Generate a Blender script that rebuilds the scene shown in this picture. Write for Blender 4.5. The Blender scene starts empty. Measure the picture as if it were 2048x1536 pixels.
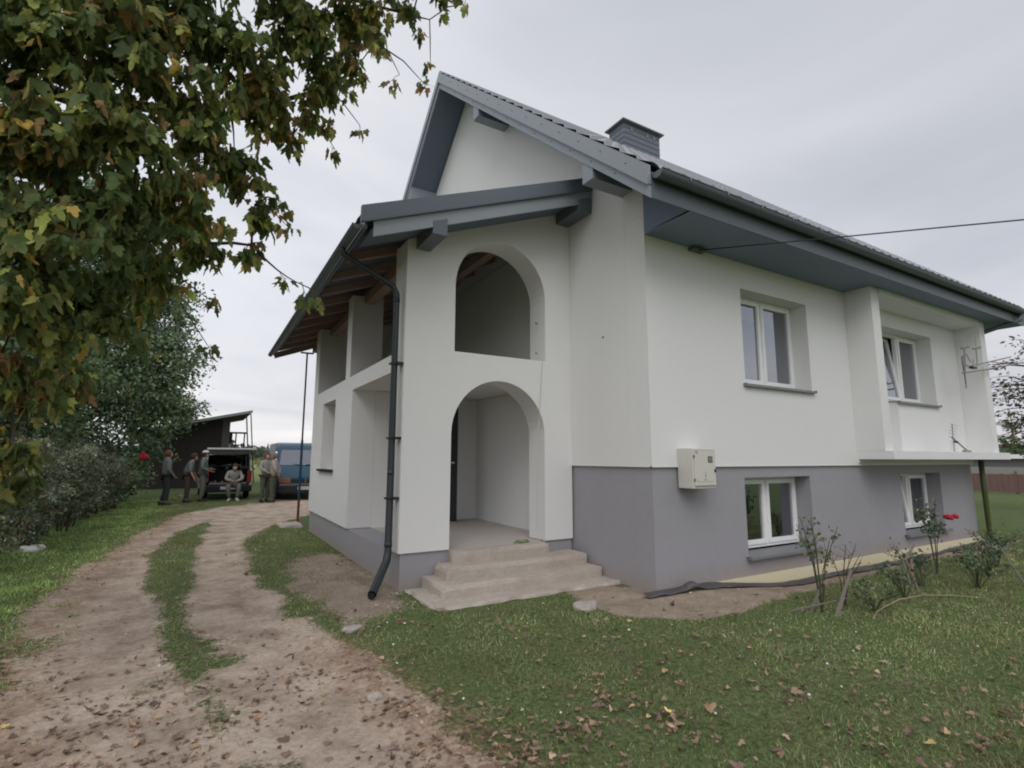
import bpy, bmesh, math, random
import numpy as np
from mathutils import Vector, Matrix, noise
from mathutils.geometry import tessellate_polygon
random.seed(7); rng = np.random.default_rng(7)
R = math.radians
scn = bpy.context.scene
col = scn.collection

# ------------------------------------------------------------------ helpers
def link(o, parent=None):
    col.objects.link(o)
    if parent is not None: o.parent = parent
    return o
def tag(o, label=None, cat=None, group=None, kind=None):
    if label: o['label'] = label
    if cat: o['category'] = cat
    if group: o['group'] = group
    if kind: o['kind'] = kind
    return o
def thing(name, label, cat, loc=(0, 0, 0), rz=0, group=None):
    o = bpy.data.objects.new(name, None); o.empty_display_size = .2
    link(o); o.location = loc; o.rotation_euler = (0, 0, rz)
    return tag(o, label, cat, group)

class MB:
    """collects boxes, tubes and polygons that become one mesh"""
    def __init__(s): s.bm = bmesh.new()
    def quad(s, pts):
        return s.bm.faces.new([s.bm.verts.new(p) for p in pts])
    def box(s, x0, x1, y0, y1, z0, z1, M=None):
        if x0 > x1: x0, x1 = x1, x0
        if y0 > y1: y0, y1 = y1, y0
        v = [Vector((x, y, z)) for z in (z0, z1) for y in (y0, y1) for x in (x0, x1)]
        if M is not None: v = [M @ p for p in v]
        v = [s.bm.verts.new(p) for p in v]
        for f in ((0, 2, 3, 1), (4, 5, 7, 6), (0, 1, 5, 4), (2, 6, 7, 3), (0, 4, 6, 2), (1, 3, 7, 5)):
            s.bm.faces.new([v[i] for i in f])
        return s
    def tube(s, pts, r, n=8, cap=True, sx=1.0):
        pts = [Vector(p) for p in pts]
        rs = r if isinstance(r, (list, tuple)) else [r] * len(pts)
        rings = []; up = None
        for i, p in enumerate(pts):
            if i == 0: d = pts[1] - p
            elif i == len(pts) - 1: d = p - pts[i - 1]
            else: d = (pts[i + 1] - p).normalized() + (p - pts[i - 1]).normalized()
            if d.length < 1e-9: d = Vector((0, 0, 1))
            d.normalize()
            if up is None:
                up = Vector((0, 0, 1)) if abs(d.z) < .9 else Vector((1, 0, 0))
            a = d.cross(up)
            if a.length < 1e-4: a = d.cross(Vector((0, 1, .1)))
            a.normalize(); b = a.cross(d).normalized(); up = b
            rings.append([s.bm.verts.new(p + (a * math.cos(2 * math.pi * k / n) * sx + b * math.sin(2 * math.pi * k / n)) * rs[i]) for k in range(n)])
        for a, b in zip(rings, rings[1:]):
            for k in range(n): s.bm.faces.new((a[k], a[(k + 1) % n], b[(k + 1) % n], b[k]))
        if cap:
            s.bm.faces.new(rings[0][::-1]); s.bm.faces.new(rings[-1])
        return s
    def prism(s, poly, fn, d0, d1, holes=()):
        """extrude a polygon (with holes) given in (u,v) between depths d0 and d1; fn(u,v,d)->xyz"""
        loops = [list(poly)] + [list(h) for h in holes]
        flat = [p for l in loops for p in l]
        tris = tessellate_polygon([[Vector((p[0], p[1], 0)) for p in l] for l in loops])
        A = [s.bm.verts.new(fn(p[0], p[1], d0)) for p in flat]
        B = [s.bm.verts.new(fn(p[0], p[1], d1)) for p in flat]
        for t in tris:
            try:
                s.bm.faces.new([A[i] for i in t]); s.bm.faces.new([B[i] for i in reversed(t)])
            except ValueError: pass
        k = 0
        for l in loops:
            n = len(l)
            for i in range(n):
                a, b = k + i, k + (i + 1) % n
                s.bm.faces.new((A[a], A[b], B[b], B[a]))
            k += n
        return s
    def sphere(s, c, r, seg=12, scale=(1, 1, 1)):
        M = Matrix.Translation(c) @ Matrix.Diagonal((scale[0], scale[1], scale[2], 1))
        bmesh.ops.create_uvsphere(s.bm, u_segments=seg, v_segments=max(6, seg // 2 + 2), radius=r, matrix=M)
        return s
    def cyl(s, a, b, r, n=20):
        return s.tube([a, b], r, n)
    def xform(s, M):
        bmesh.ops.transform(s.bm, matrix=M, verts=s.bm.verts); return s
    def build(s, name, mat, parent=None, smooth=False, bevel=0, seg=2, shade=None):
        bm = s.bm
        bmesh.ops.recalc_face_normals(bm, faces=bm.faces)
        me = bpy.data.meshes.new(name); bm.to_mesh(me); bm.free()
        me.materials.append(mat)
        if smooth:
            for p in me.polygons: p.use_smooth = True
        o = link(bpy.data.objects.new(name, me), parent)
        if bevel:
            m = o.modifiers.new('bevel', 'BEVEL'); m.width = bevel; m.segments = seg; m.limit_method = 'ANGLE'; m.angle_limit = R(35)
        return o
def np_mesh(name, V, F, mat, parent=None, smooth=False, colors=None):
    """V (n,3) verts, F (m,k) faces of equal size k"""
    me = bpy.data.meshes.new(name)
    V = np.asarray(V, np.float32); F = np.asarray(F, np.int32); k = F.shape[1]
    me.vertices.add(len(V)); me.vertices.foreach_set('co', V.ravel())
    me.loops.add(F.size); me.loops.foreach_set('vertex_index', F.ravel())
    me.polygons.add(len(F)); me.polygons.foreach_set('loop_start', np.arange(0, F.size, k, dtype=np.int32))
    try: me.polygons.foreach_set('loop_total', np.full(len(F), k, np.int32))
    except Exception: pass
    me.update(calc_edges=True)
    if smooth: me.polygons.foreach_set('use_smooth', np.ones(len(F), bool))
    if colors is not None:
        for nm, c in colors.items():
            a = me.attributes.new(nm, 'FLOAT_COLOR', 'POINT')
            c = np.asarray(c, np.float32)
            if c.shape[1] == 3: c = np.hstack([c, np.ones((len(c), 1), np.float32)])
            a.data.foreach_set('color', c.ravel())
    me.materials.append(mat)
    return link(bpy.data.objects.new(name, me), parent)

# ------------------------------------------------------------------ materials
def new_mat(name):
    m = bpy.data.materials.new(name); m.use_nodes = True
    nt = m.node_tree; nt.nodes.clear()
    return m, nt, nt.nodes.new('ShaderNodeOutputMaterial')
def node(nt, t, **kw):
    n = nt.nodes.new(t)
    for k, v in kw.items():
        if k in n.inputs.keys(): n.inputs[k].default_value = v
        else: setattr(n, k, v)
    return n
def ramp(nt, stops, fac):
    r = nt.nodes.new('ShaderNodeValToRGB'); e = r.color_ramp.elements
    while len(e) < len(stops): e.new(.5)
    for i, (p, c) in enumerate(stops):
        e[i].position = p; e[i].color = (c[0], c[1], c[2], 1)
    nt.links.new(fac, r.inputs[0]); return r.outputs[0]
def mixc(nt, fac, a, b, mode='MIX'):
    m = nt.nodes.new('ShaderNodeMix'); m.data_type = 'RGBA'; m.blend_type = mode
    for i, v in ((0, fac), (6, a), (7, b)):
        if hasattr(v, 'is_output') or isinstance(v, bpy.types.NodeSocket): nt.links.new(v, m.inputs[i])
        elif isinstance(v, (int, float)): m.inputs[i].default_value = v
        else: m.inputs[i].default_value = (v[0], v[1], v[2], 1)
    return m.outputs[2]
def noise_tex(nt, scale, detail=4, rough=.55, vec=None, dist=0.):
    n = node(nt, 'ShaderNodeTexNoise', Scale=scale, Detail=detail, Roughness=rough, Distortion=dist)
    if vec is not None: nt.links.new(vec, n.inputs['Vector'])
    return n.outputs['Fac']
def obj_coord(nt, scale=(1, 1, 1)):
    tc = nt.nodes.new('ShaderNodeTexCoord'); mp = nt.nodes.new('ShaderNodeMapping')
    mp.inputs['Scale'].default_value = scale
    nt.links.new(tc.outputs['Object'], mp.inputs[0]); return mp.outputs[0]
def mat(name, c, rough=.7, var=.12, vscale=3., bump=0., bscale=60., metal=0., spec=.4, c2=None, streak=False, coat=0., splash=False):
    """general surface: base colour broken up by two noises, fine bump"""
    m, nt, out = new_mat(name)
    v = obj_coord(nt, (1, 1, .25) if streak else (1, 1, 1))
    p = nt.nodes.new('ShaderNodeBsdfPrincipled')
    c2 = c2 or tuple(x * (1 - var) for x in c)
    n1 = noise_tex(nt, vscale, 5, .6, v); n2 = noise_tex(nt, vscale * 9, 3, .6, v)
    a = mixc(nt, n1, c, c2)
    if splash:
        g_ = nt.nodes.new('ShaderNodeSeparateXYZ'); nt.links.new(v, g_.inputs[0]); sm = nt.nodes.new('ShaderNodeMath'); sm.operation = 'SUBTRACT'; nt.links.new(g_.outputs[2], sm.inputs[0])
        sn = nt.nodes.new('ShaderNodeMath'); sn.operation = 'MULTIPLY'; nt.links.new(noise_tex(nt, 3.5, 6, .7, v), sn.inputs[0]); sn.inputs[1].default_value = .34; nt.links.new(sn.outputs[0], sm.inputs[1])
        sr = nt.nodes.new('ShaderNodeMapRange'); nt.links.new(sm.outputs[0], sr.inputs[0]); sr.inputs[1].default_value = -.22; sr.inputs[2].default_value = .06; sr.inputs[3].default_value = .55; sr.inputs[4].default_value = 0
        a = mixc(nt, sr.outputs[0], a, (.30, .235, .18))
    k = nt.nodes.new('ShaderNodeMapRange'); nt.links.new(n2, k.inputs[0])
    k.inputs[3].default_value = 1 - var * .7; k.inputs[4].default_value = 1 + var * .5
    a = mixc(nt, 1., a, k.outputs[0], 'MULTIPLY')
    nt.links.new(a, p.inputs['Base Color'])
    p.inputs['Roughness'].default_value = rough; p.inputs['Metallic'].default_value = metal
    p.inputs['Specular IOR Level'].default_value = spec
    if coat: p.inputs['Coat Weight'].default_value = coat; p.inputs['Coat Roughness'].default_value = .1
    if bump:
        b = node(nt, 'ShaderNodeBump', Strength=bump, Distance=.01)
        nt.links.new(noise_tex(nt, bscale, 4, .6, v), b.inputs['Height']); nt.links.new(b.outputs[0], p.inputs['Normal'])
    nt.links.new(p.outputs[0], out.inputs[0]); return m
def leaf_mat(name, trans=.3, rough=.55, boost=1.):
    m, nt, out = new_mat(name)
    at = node(nt, 'ShaderNodeAttribute', attribute_name='col')
    n = noise_tex(nt, 25., 3, .6, obj_coord(nt))
    k = nt.nodes.new('ShaderNodeMapRange'); nt.links.new(n, k.inputs[0]); k.inputs[3].default_value = .65 * boost; k.inputs[4].default_value = 1.35 * boost
    c = mixc(nt, 1., at.outputs['Color'], k.outputs[0], 'MULTIPLY')
    p = nt.nodes.new('ShaderNodeBsdfPrincipled'); nt.links.new(c, p.inputs['Base Color'])
    p.inputs['Roughness'].default_value = rough; p.inputs['Specular IOR Level'].default_value = .25
    t = nt.nodes.new('ShaderNodeBsdfTranslucent'); nt.links.new(c, t.inputs[0])
    mx = nt.nodes.new('ShaderNodeMixShader'); mx.inputs[0].default_value = trans
    nt.links.new(p.outputs[0], mx.inputs[1]); nt.links.new(t.outputs[0], mx.inputs[2]); nt.links.new(mx.outputs[0], out.inputs[0])
    return m
def glass_mat(name, refl=.12, tint=(.8, .85, .85)):
    m, nt, out = new_mat(name)
    g = node(nt, 'ShaderNodeBsdfGlossy', Roughness=.015); g.inputs[0].default_value = (.9, .93, 1, 1)
    t = nt.nodes.new('ShaderNodeBsdfTransparent'); t.inputs[0].default_value = (*tint, 1)
    lw = node(nt, 'ShaderNodeFresnel', IOR=1.7)
    mr = nt.nodes.new('ShaderNodeMapRange'); nt.links.new(lw.outputs[0], mr.inputs[0])
    mr.inputs[3].default_value = refl; mr.inputs[4].default_value = 1
    mx = nt.nodes.new('ShaderNodeMixShader'); nt.links.new(mr.outputs[0], mx.inputs[0])
    nt.links.new(t.outputs[0], mx.inputs[1]); nt.links.new(g.outputs[0], mx.inputs[2]); nt.links.new(mx.outputs[0], out.inputs[0])
    return m

M = dict(
    stucco=mat('white_render', (.735, .732, .728), .92, .035, .9, .35, 170, spec=.15),
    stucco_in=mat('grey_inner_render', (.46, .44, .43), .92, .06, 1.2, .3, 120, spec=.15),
    stucco_dark=mat('upper_porch_render', (.66, .65, .62), .95, .12, 1.5, .4, 60, spec=.1),
    plinth=mat('grey_render', (.335, .328, .352), .92, .09, 1.1, .4, 170, spec=.15, splash=True),
    concrete=mat('concrete', (.54, .48, .42), .95, .3, 2.2, .9, 45, spec=.1, c2=(.36, .31, .265)),
    floor=mat('porch_screed', (.50, .46, .43), .9, .15, 2., .4, 60, spec=.15),
    metal_grey=mat('grey_sheet_metal', (.265, .29, .32), .45, .08, 2., .05, 30, spec=.5, metal=.0),
    roof_tile=mat('grey_roof_tile', (.25, .265, .28), .25, .1, 1.4, .05, 30, spec=.6),
    soffit=mat('grey_soffit', (.135, .165, .21), .6, .1, 2., 0, spec=.35),
    soffit_panel=mat('light_grey_soffit', (.19, .235, .32), .6, .1, 2., 0, spec=.35),
    fascia=mat('fascia_sheet', (.24, .27, .31), .5, .08, 2., 0, spec=.4),
    dark_metal=mat('dark_sheet_metal', (.125, .148, .175), .5, .1, 3., 0, spec=.4),
    gutter=mat('gutter_sheet', (.10, .12, .14), .45, .1, 3., 0, spec=.45),
    pipe=mat('dark_green_pipe', (.022, .03, .034), .4, .15, 4., 0, spec=.5),
    pipe_old=mat('mossy_pipe', (.03, .035, .015), .5, .35, 6., .2, 40, c2=(.07, .09, .01)),
    pvc=mat('white_pvc', (.80, .80, .80), .35, .03, 3., 0, spec=.5),
    sill=mat('grey_sill', (.19, .195, .205), .45, .08, 3., 0, spec=.5),
    wood=mat('brown_rafter', (.34, .235, .19), .8, .35, 4., .4, 50, streak=False),
    deck=mat('dark_roof_membrane', (.10, .11, .14), .85, .2, 3., .2, 40),
    dark=mat('dark_interior', (.03, .03, .032), .9, .2, 2.),
    room=mat('room_wall', (.30, .29, .27), .9, .1, 2.),
    door=mat('dark_door', (.03, .033, .038), .45, .15, 3., 0, spec=.4),
    box=mat('meter_box_plastic', (.60, .58, .53), .5, .05, 6., 0, spec=.4),
    black=mat('black_plastic', (.018, .018, .02), .5, .2, 8., 0, spec=.4),
    rubber=mat('tyre_rubber', (.02, .02, .02), .85, .2, 8., .2, 60),
    steel=mat('galvanised_steel', (.30, .30, .31), .45, .2, 8., 0, metal=.6),
    alu=mat('weathered_aluminium', (.33, .33, .33), .45, .2, 12., 0, metal=.5),
    foam=mat('insulation_board', (.62, .57, .45), .95, .12, 2.5, .5, 60, c2=(.66, .60, .36)),
    bark=mat('bark', (.06, .05, .04), .95, .35, 8., 1., 40, c2=(.10, .085, .07)),
    twig=mat('twig_wood', (.09, .07, .055), .9, .3, 15., .3, 80),
    stake=mat('weathered_stake', (.20, .18, .15), .9, .3, 8., .5, 60),
    barn=mat('old_barn_planks', (.060, .050, .046), .9, .4, 3., .6, 40, streak=True),
    barn_post=mat('grey_post', (.15, .14, .135), .9, .25, 5., .3, 50),
    barn_roof=mat('light_roof_sheet', (.30, .31, .32), .5, .15, 2.),
    fence=mat('red_brown_fence', (.19, .11, .10), .85, .25, 3., .2, 40),
    fence_green=mat('green_post', (.05, .08, .05), .8, .25, 3.),
    car=mat('silver_car_paint', (.52, .54, .54), .3, .04, 3., 0, spec=.6, coat=.5),
    van=mat('blue_van_paint', (.015, .06, .095), .35, .08, 3., 0, spec=.35, coat=.2),
    chrome=mat('chrome', (.6, .6, .62), .2, .05, 3., 0, metal=.9),
    lamp_red=mat('red_lamp', (.30, .03, .02), .25, .15, 8., 0, spec=.6),
    lamp_amber=mat('amber_lamp', (.30, .13, .09), .25, .3, 18., 0, spec=.6),
    lamp_clear=mat('clear_lamp', (.5, .5, .5), .2, .2, 18., 0, spec=.6),
    plate=mat('number_plate', (.6, .6, .58), .5, .05, 5.),
    skin=mat('skin', (.42, .24, .17), .6, .1, 12., 0, spec=.3),
    hair=mat('hair_brown', (.06, .035, .022), .8, .3, 40., .5, 120),
    hair_red=mat('hair_ginger', (.16, .07, .035), .8, .3, 40., .5, 120),
    hair_grey=mat('hair_grey', (.22, .17, .14), .8, .3, 40., .5, 120),
    jacket=mat('grey_jacket', (.16, .175, .175), .9, .25, 8., .4, 60),
    jacket_light=mat('light_grey_hoodie', (.33, .32, .30), .9, .2, 8., .4, 60),
    jacket_tan=mat('beige_jacket', (.37, .34, .31), .9, .2, 8., .4, 60),
    bib=mat('brown_overalls', (.085, .055, .052), .9, .25, 8., .3, 60),
    trousers=mat('dark_trousers', (.04, .043, .05), .9, .3, 8., .3, 60),
    trousers_green=mat('olive_trousers', (.085, .095, .065), .9, .25, 8., .3, 60),
    trousers_grey=mat('grey_trousers', (.15, .15, .145), .9, .25, 8., .3, 60),
    shoe=mat('shoes', (.02, .018, .016), .7, .2, 10.),
    shoe_light=mat('light_shoes', (.5, .5, .48), .7, .2, 10.),
    cap=mat('white_and_black_cap', (.55, .55, .55), .8, .1, 10.),
    stone=mat('pale_stone', (.45, .40, .36), .9, .3, 9., .8, 40),
    red=mat('red_petals', (.42, .012, .025), .6, .3, 30.),
    pole_red=mat('pole_red_rust', (.14, .03, .02), .6, .3, 10.),
    pole_blue=mat('pole_blue', (.01, .045, .10), .5, .2, 10.),
    pole_dark=mat('pole_dark', (.02, .022, .024), .6, .2, 10.),
    membrane=mat('black_dimple_sheet', (.13, .125, .13), .4, .7, 30., .5, 60, spec=.6),
    curtain=mat('net_curtain', (.55, .55, .55), .9, .1, 20.),
    cord=mat('white_cord', (.5, .5, .45), .9, .1, 20.),
    cable=mat('black_cable', (.015, .015, .017), .6, .1, 20.),
    glass=glass_mat('window_glass', .30), carglass=glass_mat('car_glass', .22, (.35, .4, .4)),
    leaf=leaf_mat('maple_leaf', .48), leaf_small=leaf_mat('small_leaf', .35), litter=leaf_mat('dry_leaf', .05, .8), blade=leaf_mat('grass_blade', .25, .7),
)

# ------------------------------------------------------------------ terrain
def sstep(a, b, x):
    t = np.clip((x - a) / (b - a), 0, 1); return t * t * (3 - 2 * t)
def inside(poly, X, Y):
    n = len(poly); r = np.zeros(X.shape, bool)
    for i in range(n):
        x0, y0 = poly[i]; x1, y1 = poly[(i + 1) % n]
        if y0 == y1: continue
        c = ((y0 > Y) != (y1 > Y)) & (X < (x1 - x0) * (Y - y0) / (y1 - y0) + x0); r ^= c
    return r
def sdist(poly, X, Y, closed=True):
    """signed distance, positive inside"""
    d = np.full(X.shape, 1e9); n = len(poly)
    for i in range(n if closed else n - 1):
        ax, ay = poly[i]; bx, by = poly[(i + 1) % n]; ex, ey = bx - ax, by - ay
        t = np.clip(((X - ax) * ex + (Y - ay) * ey) / (ex * ex + ey * ey + 1e-12), 0, 1)
        d = np.minimum(d, np.hypot(X - ax - t * ex, Y - ay - t * ey))
    return np.where(inside(poly, X, Y), d, -d) if closed else d
_perm = np.random.default_rng(3).random((256, 256)).astype(np.float32)
def vnoise(X, Y, s):
    x = X * s; y = Y * s; xi = np.floor(x).astype(int); yi = np.floor(y).astype(int)
    fx = x - xi; fy = y - yi; fx = fx * fx * (3 - 2 * fx); fy = fy * fy * (3 - 2 * fy)
    g = lambda i, j: _perm[(xi + i) % 256, (yi + j) % 256]
    return (g(0, 0) * (1 - fx) + g(1, 0) * fx) * (1 - fy) + (g(0, 1) * (1 - fx) + g(1, 1) * fx) * fy
def fbm(X, Y, s, o=4):
    a = 0; w = 1.; t = 0
    for k in range(o):
        a = a + w * vnoise(X + 17.3 * k, Y - 9.1 * k, s * 2 ** k); t += w; w *= .55
    return a / t - .5

PATH = [(-6.6, -3.2), (-6.2, -0.33), (-5.95, 0.9), (-5.85, 2.3), (-5.83, 3.6), (-5.78, 4.9), (-5.6, 6.6), (-5.4, 9.0), (-4.95, 11.9), (-4.0, 14.3), (-2.6, 15.6), (-1.06, 16.6), (1.5, 17.2), (3.5, 17.0), (1.5, 14.3), (-0.4, 12.2), (-2.05, 10.48), (-3.12, 8.21), (-3.64, 6.5), (-3.81, 5.12), (-3.84, 3.27), (-3.68, 1.8), (-3.51, 0.56), (-3.36, -0.21), (-3.32, -0.85), (-3.25, -1.3), (-3.18, -1.72), (-3.15, -2.04), (-3.24, -2.61), (-3.2, -3.6), (-3.0, -9), (-6.6, -9)]
STRIP = [(-4.22, 10.41), (-4.77, 8.42), (-5.08, 6.23), (-4.98, 4.06), (-4.85, 2.58), (-4.76, 1.55), (-4.71, 0.78), (-4.59, -0.03), (-4.49, -0.58), (-4.41, -1.06), (-4.33, -1.5), (-4.3, -2.2), (-4.3, -4), (-4.0, -4), (-4.05, -2.1), (-4.16, -1.45), (-4.2, -1.01), (-4.22, -0.58), (-4.32, -0.18), (-4.42, 0.62), (-4.51, 1.4), (-4.55, 2.41), (-4.54, 3.81), (-4.48, 5.87), (-4.36, 8.19)]
SOIL1 = [(-3.42, 3.3), (-2.95, 4.6), (-2.4, 4.6), (-2.4, 1.0), (-3.0, 0.7), (-3.32, 0.45), (-3.42, 1.02), (-3.48, 2.17)]
SOIL2 = [(-0.5, 0.9), (0.2, 0.3), (9, 0.3), (9, -.45), (7.02, -0.77), (5.54, -0.69), (1.87, -0.74), (0.85, -0.86), (-0.1, -0.92), (-0.6, -0.78), (-0.95, -0.38), (-1.0, 0.15)]
LEAFBAND = [(-5.15, -2.5), (-5.35, -0.82), (-5.6, 0.15), (-5.65, 1.41), (-5.66, 3.0), (-5.6, 5.2), (-5.3, 8.8), (-4.8, 12)]
LEAFBAND2 = [(-3.1, -2.6), (-3.2, -1.9), (-3.32, -1.1), (-3.4, -.4), (-3.45, .1)]

def masks(X, Y):
    wob = fbm(X, Y, 1.6, 4) * .55 + fbm(X, Y, 7., 3) * .22
    p = sstep(-.17, .17, sdist(PATH, X, Y) + wob * .8)
    s = sstep(-.14, .16, sdist(STRIP, X, Y) + wob * .55 + .06 + (fbm(X + 40, Y, 1.8, 4) * .9 - .07) * sstep(2.0, .0, Y)) 
    e1 = sstep(-.2, .25, sdist(SOIL1, X, Y) + wob); e2 = sstep(-.1, .12, sdist(SOIL2, X, Y) + wob * .5)
    path = p * (1 - .9 * s)
    bare = sstep(.16, .30, fbm(X - 11, Y + 5, .8, 4)) * .35
    side = sstep(-5.2, -5.6, X) * p * sstep(-.15, .2, fbm(X, Y, 2.1, 4)) * .75 * sstep(5, 1, Y)
    path = path * (1 - side)
    soil = np.clip(np.maximum(np.maximum(e1 * .85, e2), bare * (1 - p)), 0, 1)
    grass = np.clip((1 - path) * (1 - soil), 0, 1)
    b1 = np.exp(-(sdist(LEAFBAND, X, Y, False) / .35) ** 2); b2 = np.exp(-(sdist(LEAFBAND2, X, Y, False) / .22) ** 2)
    lf = np.clip(b1 * .9 + b2, 0, 1)
    return path, soil, grass, lf
def gz(X, Y):
    X = np.asarray(X, float); Y = np.asarray(Y, float)
    tr = -.19 * sstep(.4, 2.6, X) * (1 - .35 * sstep(5, 9, X)) * np.exp(-((Y + .05) / .42) ** 2) * sstep(.5, .25, Y) * sstep(10.5, 9.5, X)
    rut = -.025 * sstep(0, .3, sdist(PATH, X, Y)) * (1 - sstep(-.1, .15, sdist(STRIP, X, Y)))
    und = fbm(X, Y, .6, 3) * .05 + fbm(X, Y, 3.2, 3) * .022
    near = sstep(.0, .5, np.maximum(np.maximum(-X - 2.6, -Y + 1.6), Y - 7.5)) * .9 + .1
    hous = (X > -2.7) & (X < 9) & (Y > -.1) & (Y < 10.6)
    far = sstep(60, 140, np.hypot(X, Y)); z = (tr + rut + und * near) * (1 - far)
    z = z + far * 1.2 * (fbm(X, Y, .004, 3)) 
    return np.where(hous, np.minimum(z, -.02), z)
def gz1(x, y): return float(gz(np.array([x]), np.array([y]))[0])

def axis(lo, hi, step, far_lo, far_hi, k=1.25):
    a = list(np.arange(lo, hi + 1e-6, step)); s = step; x = hi
    while x < far_hi: s *= k; x += s; a.append(x)
    s = step; x = lo; b = []
    while x > far_lo: s *= k; x -= s; b.append(x)
    return np.array(b[::-1] + a)
gxs = axis(-8.2, 6.2, .065, -2500, 2500); gys = axis(-2.9, 11.5, .065, -900, 3500)
GX, GY = np.meshgrid(gxs, gys, indexing='xy'); nx, ny = len(gxs), len(gys)
PA, SO, GR, LF = masks(GX, GY)
GZ = gz(GX, GY)
V = np.stack([GX.ravel(), GY.ravel(), GZ.ravel()], 1)
C = np.stack([PA.ravel(), SO.ravel(), LF.ravel()], 1)
ii = np.arange(nx * ny).reshape(ny, nx)
F = np.stack([ii[:-1, :-1], ii[:-1, 1:], ii[1:, 1:], ii[1:, :-1]], -1).reshape(-1, 4)

def ground_mat():
    m, nt, out = new_mat('ground_cover')
    tc = nt.nodes.new('ShaderNodeTexCoord'); v = tc.outputs['Object']
    at = node(nt, 'ShaderNodeAttribute', attribute_name='mask'); sp = nt.nodes.new('ShaderNodeSeparateColor'); nt.links.new(at.outputs['Color'], sp.inputs[0])
    nbig = noise_tex(nt, .35, 5, .6, v); nmid = noise_tex(nt, 2.3, 6, .65, v); nf = noise_tex(nt, 28, 5, .7, v); nff = noise_tex(nt, 110, 3, .7, v)
    grass = ramp(nt, [(.25, (.075, .10, .04)), (.45, (.115, .145, .06)), (.62, (.155, .165, .08)), (.8, (.21, .18, .11))], nmid)
    grass = mixc(nt, nbig, grass, (.12, .165, .06))
    gd = ramp(nt, [(.3, (.35, .35, .35)), (.7, (1.5, 1.5, 1.5))], nf); grass = mixc(nt, 1., grass, gd, 'MULTIPLY')
    dirt = ramp(nt, [(.28, (.24, .175, .13)), (.42, (.40, .315, .25)), (.56, (.53, .43, .345)), (.75, (.63, .53, .44))], nmid)
    dd = ramp(nt, [(.25, (.66, .64, .62)), (.6, (1.08, 1.08, 1.08))], nf); dirt = mixc(nt, 1., dirt, dd, 'MULTIPLY')
    lf = mixc(nt, 1., (.34, .21, .14), gd, 'MULTIPLY')
    lk = nt.nodes.new('ShaderNodeMath'); lk.operation = 'MULTIPLY'; nt.links.new(sp.outputs[2], lk.inputs[0]); nt.links.new(ramp(nt, [(.38, (0, 0, 0)), (.6, (.8, .8, .8))], noise_tex(nt, 9, 5, .7, v)), lk.inputs[1])
    soil = ramp(nt, [(.3, (.27, .215, .165)), (.7, (.47, .375, .30))], nmid); soil = mixc(nt, 1., soil, dd, 'MULTIPLY')
    def sharp(sock):
        a = nt.nodes.new('ShaderNodeMath'); a.operation = 'ADD'; nt.links.new(sock, a.inputs[0])
        b = nt.nodes.new('ShaderNodeMapRange'); nt.links.new(nf, b.inputs[0]); b.inputs[1].default_value = .3; b.inputs[2].default_value = .7; b.inputs[3].default_value = -.3; b.inputs[4].default_value = .3
        nt.links.new(b.outputs[0], a.inputs[1])
        r = nt.nodes.new('ShaderNodeMapRange'); r.interpolation_type = 'SMOOTHSTEP'; nt.links.new(a.outputs[0], r.inputs[0]); r.inputs[1].default_value = .25; r.inputs[2].default_value = .75
        return r.outputs[0]
    c = mixc(nt, sharp(sp.outputs[1]), grass, soil)
    c = mixc(nt, sharp(sp.outputs[0]), c, dirt)
    c = mixc(nt, lk.outputs[0], c, lf)
    # fields in the distance are paler
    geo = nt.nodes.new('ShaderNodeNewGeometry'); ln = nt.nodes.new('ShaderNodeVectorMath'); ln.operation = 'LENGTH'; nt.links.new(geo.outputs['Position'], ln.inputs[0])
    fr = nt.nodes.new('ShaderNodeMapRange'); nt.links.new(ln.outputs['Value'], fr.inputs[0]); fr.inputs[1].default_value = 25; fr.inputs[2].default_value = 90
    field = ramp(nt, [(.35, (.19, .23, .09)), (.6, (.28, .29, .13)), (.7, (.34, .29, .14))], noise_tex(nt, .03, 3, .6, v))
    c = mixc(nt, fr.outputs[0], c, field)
    p = nt.nodes.new('ShaderNodeBsdfPrincipled'); nt.links.new(c, p.inputs['Base Color']); p.inputs['Roughness'].default_value = .95; p.inputs['Specular IOR Level'].default_value = .1
    b = node(nt, 'ShaderNodeBump', Strength=.7, Distance=.02); ad = nt.nodes.new('ShaderNodeMath'); ad.operation = 'ADD'
    nt.links.new(nf, ad.inputs[0]); nt.links.new(nff, ad.inputs[1]); nt.links.new(ad.outputs[0], b.inputs['Height']); nt.links.new(b.outputs[0], p.inputs['Normal'])
    nt.links.new(p.outputs[0], out.inputs[0]); return m
M['ground'] = ground_mat()
tag(np_mesh('ground', V, F, M['ground'], smooth=True, colors={'mask': C}), 'lawn and fields around the house with bare soil patches', 'ground', kind='structure')
# the dirt track: its own sheet, 4 mm above the ground, with the same broken edge
pc = PA.ravel()[F].mean(1) > .5
Fp = F[pc]; used = np.unique(Fp); remap = np.zeros(len(V), int); remap[used] = np.arange(len(used))
Vp = V[used].copy(); Vp[:, 2] += .004
tag(np_mesh('dirt_track', Vp, remap[Fp], M['ground'], smooth=True, colors={'mask': C[used]}), 'sandy two rut dirt track curving past the house', 'track', kind='structure')

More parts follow.
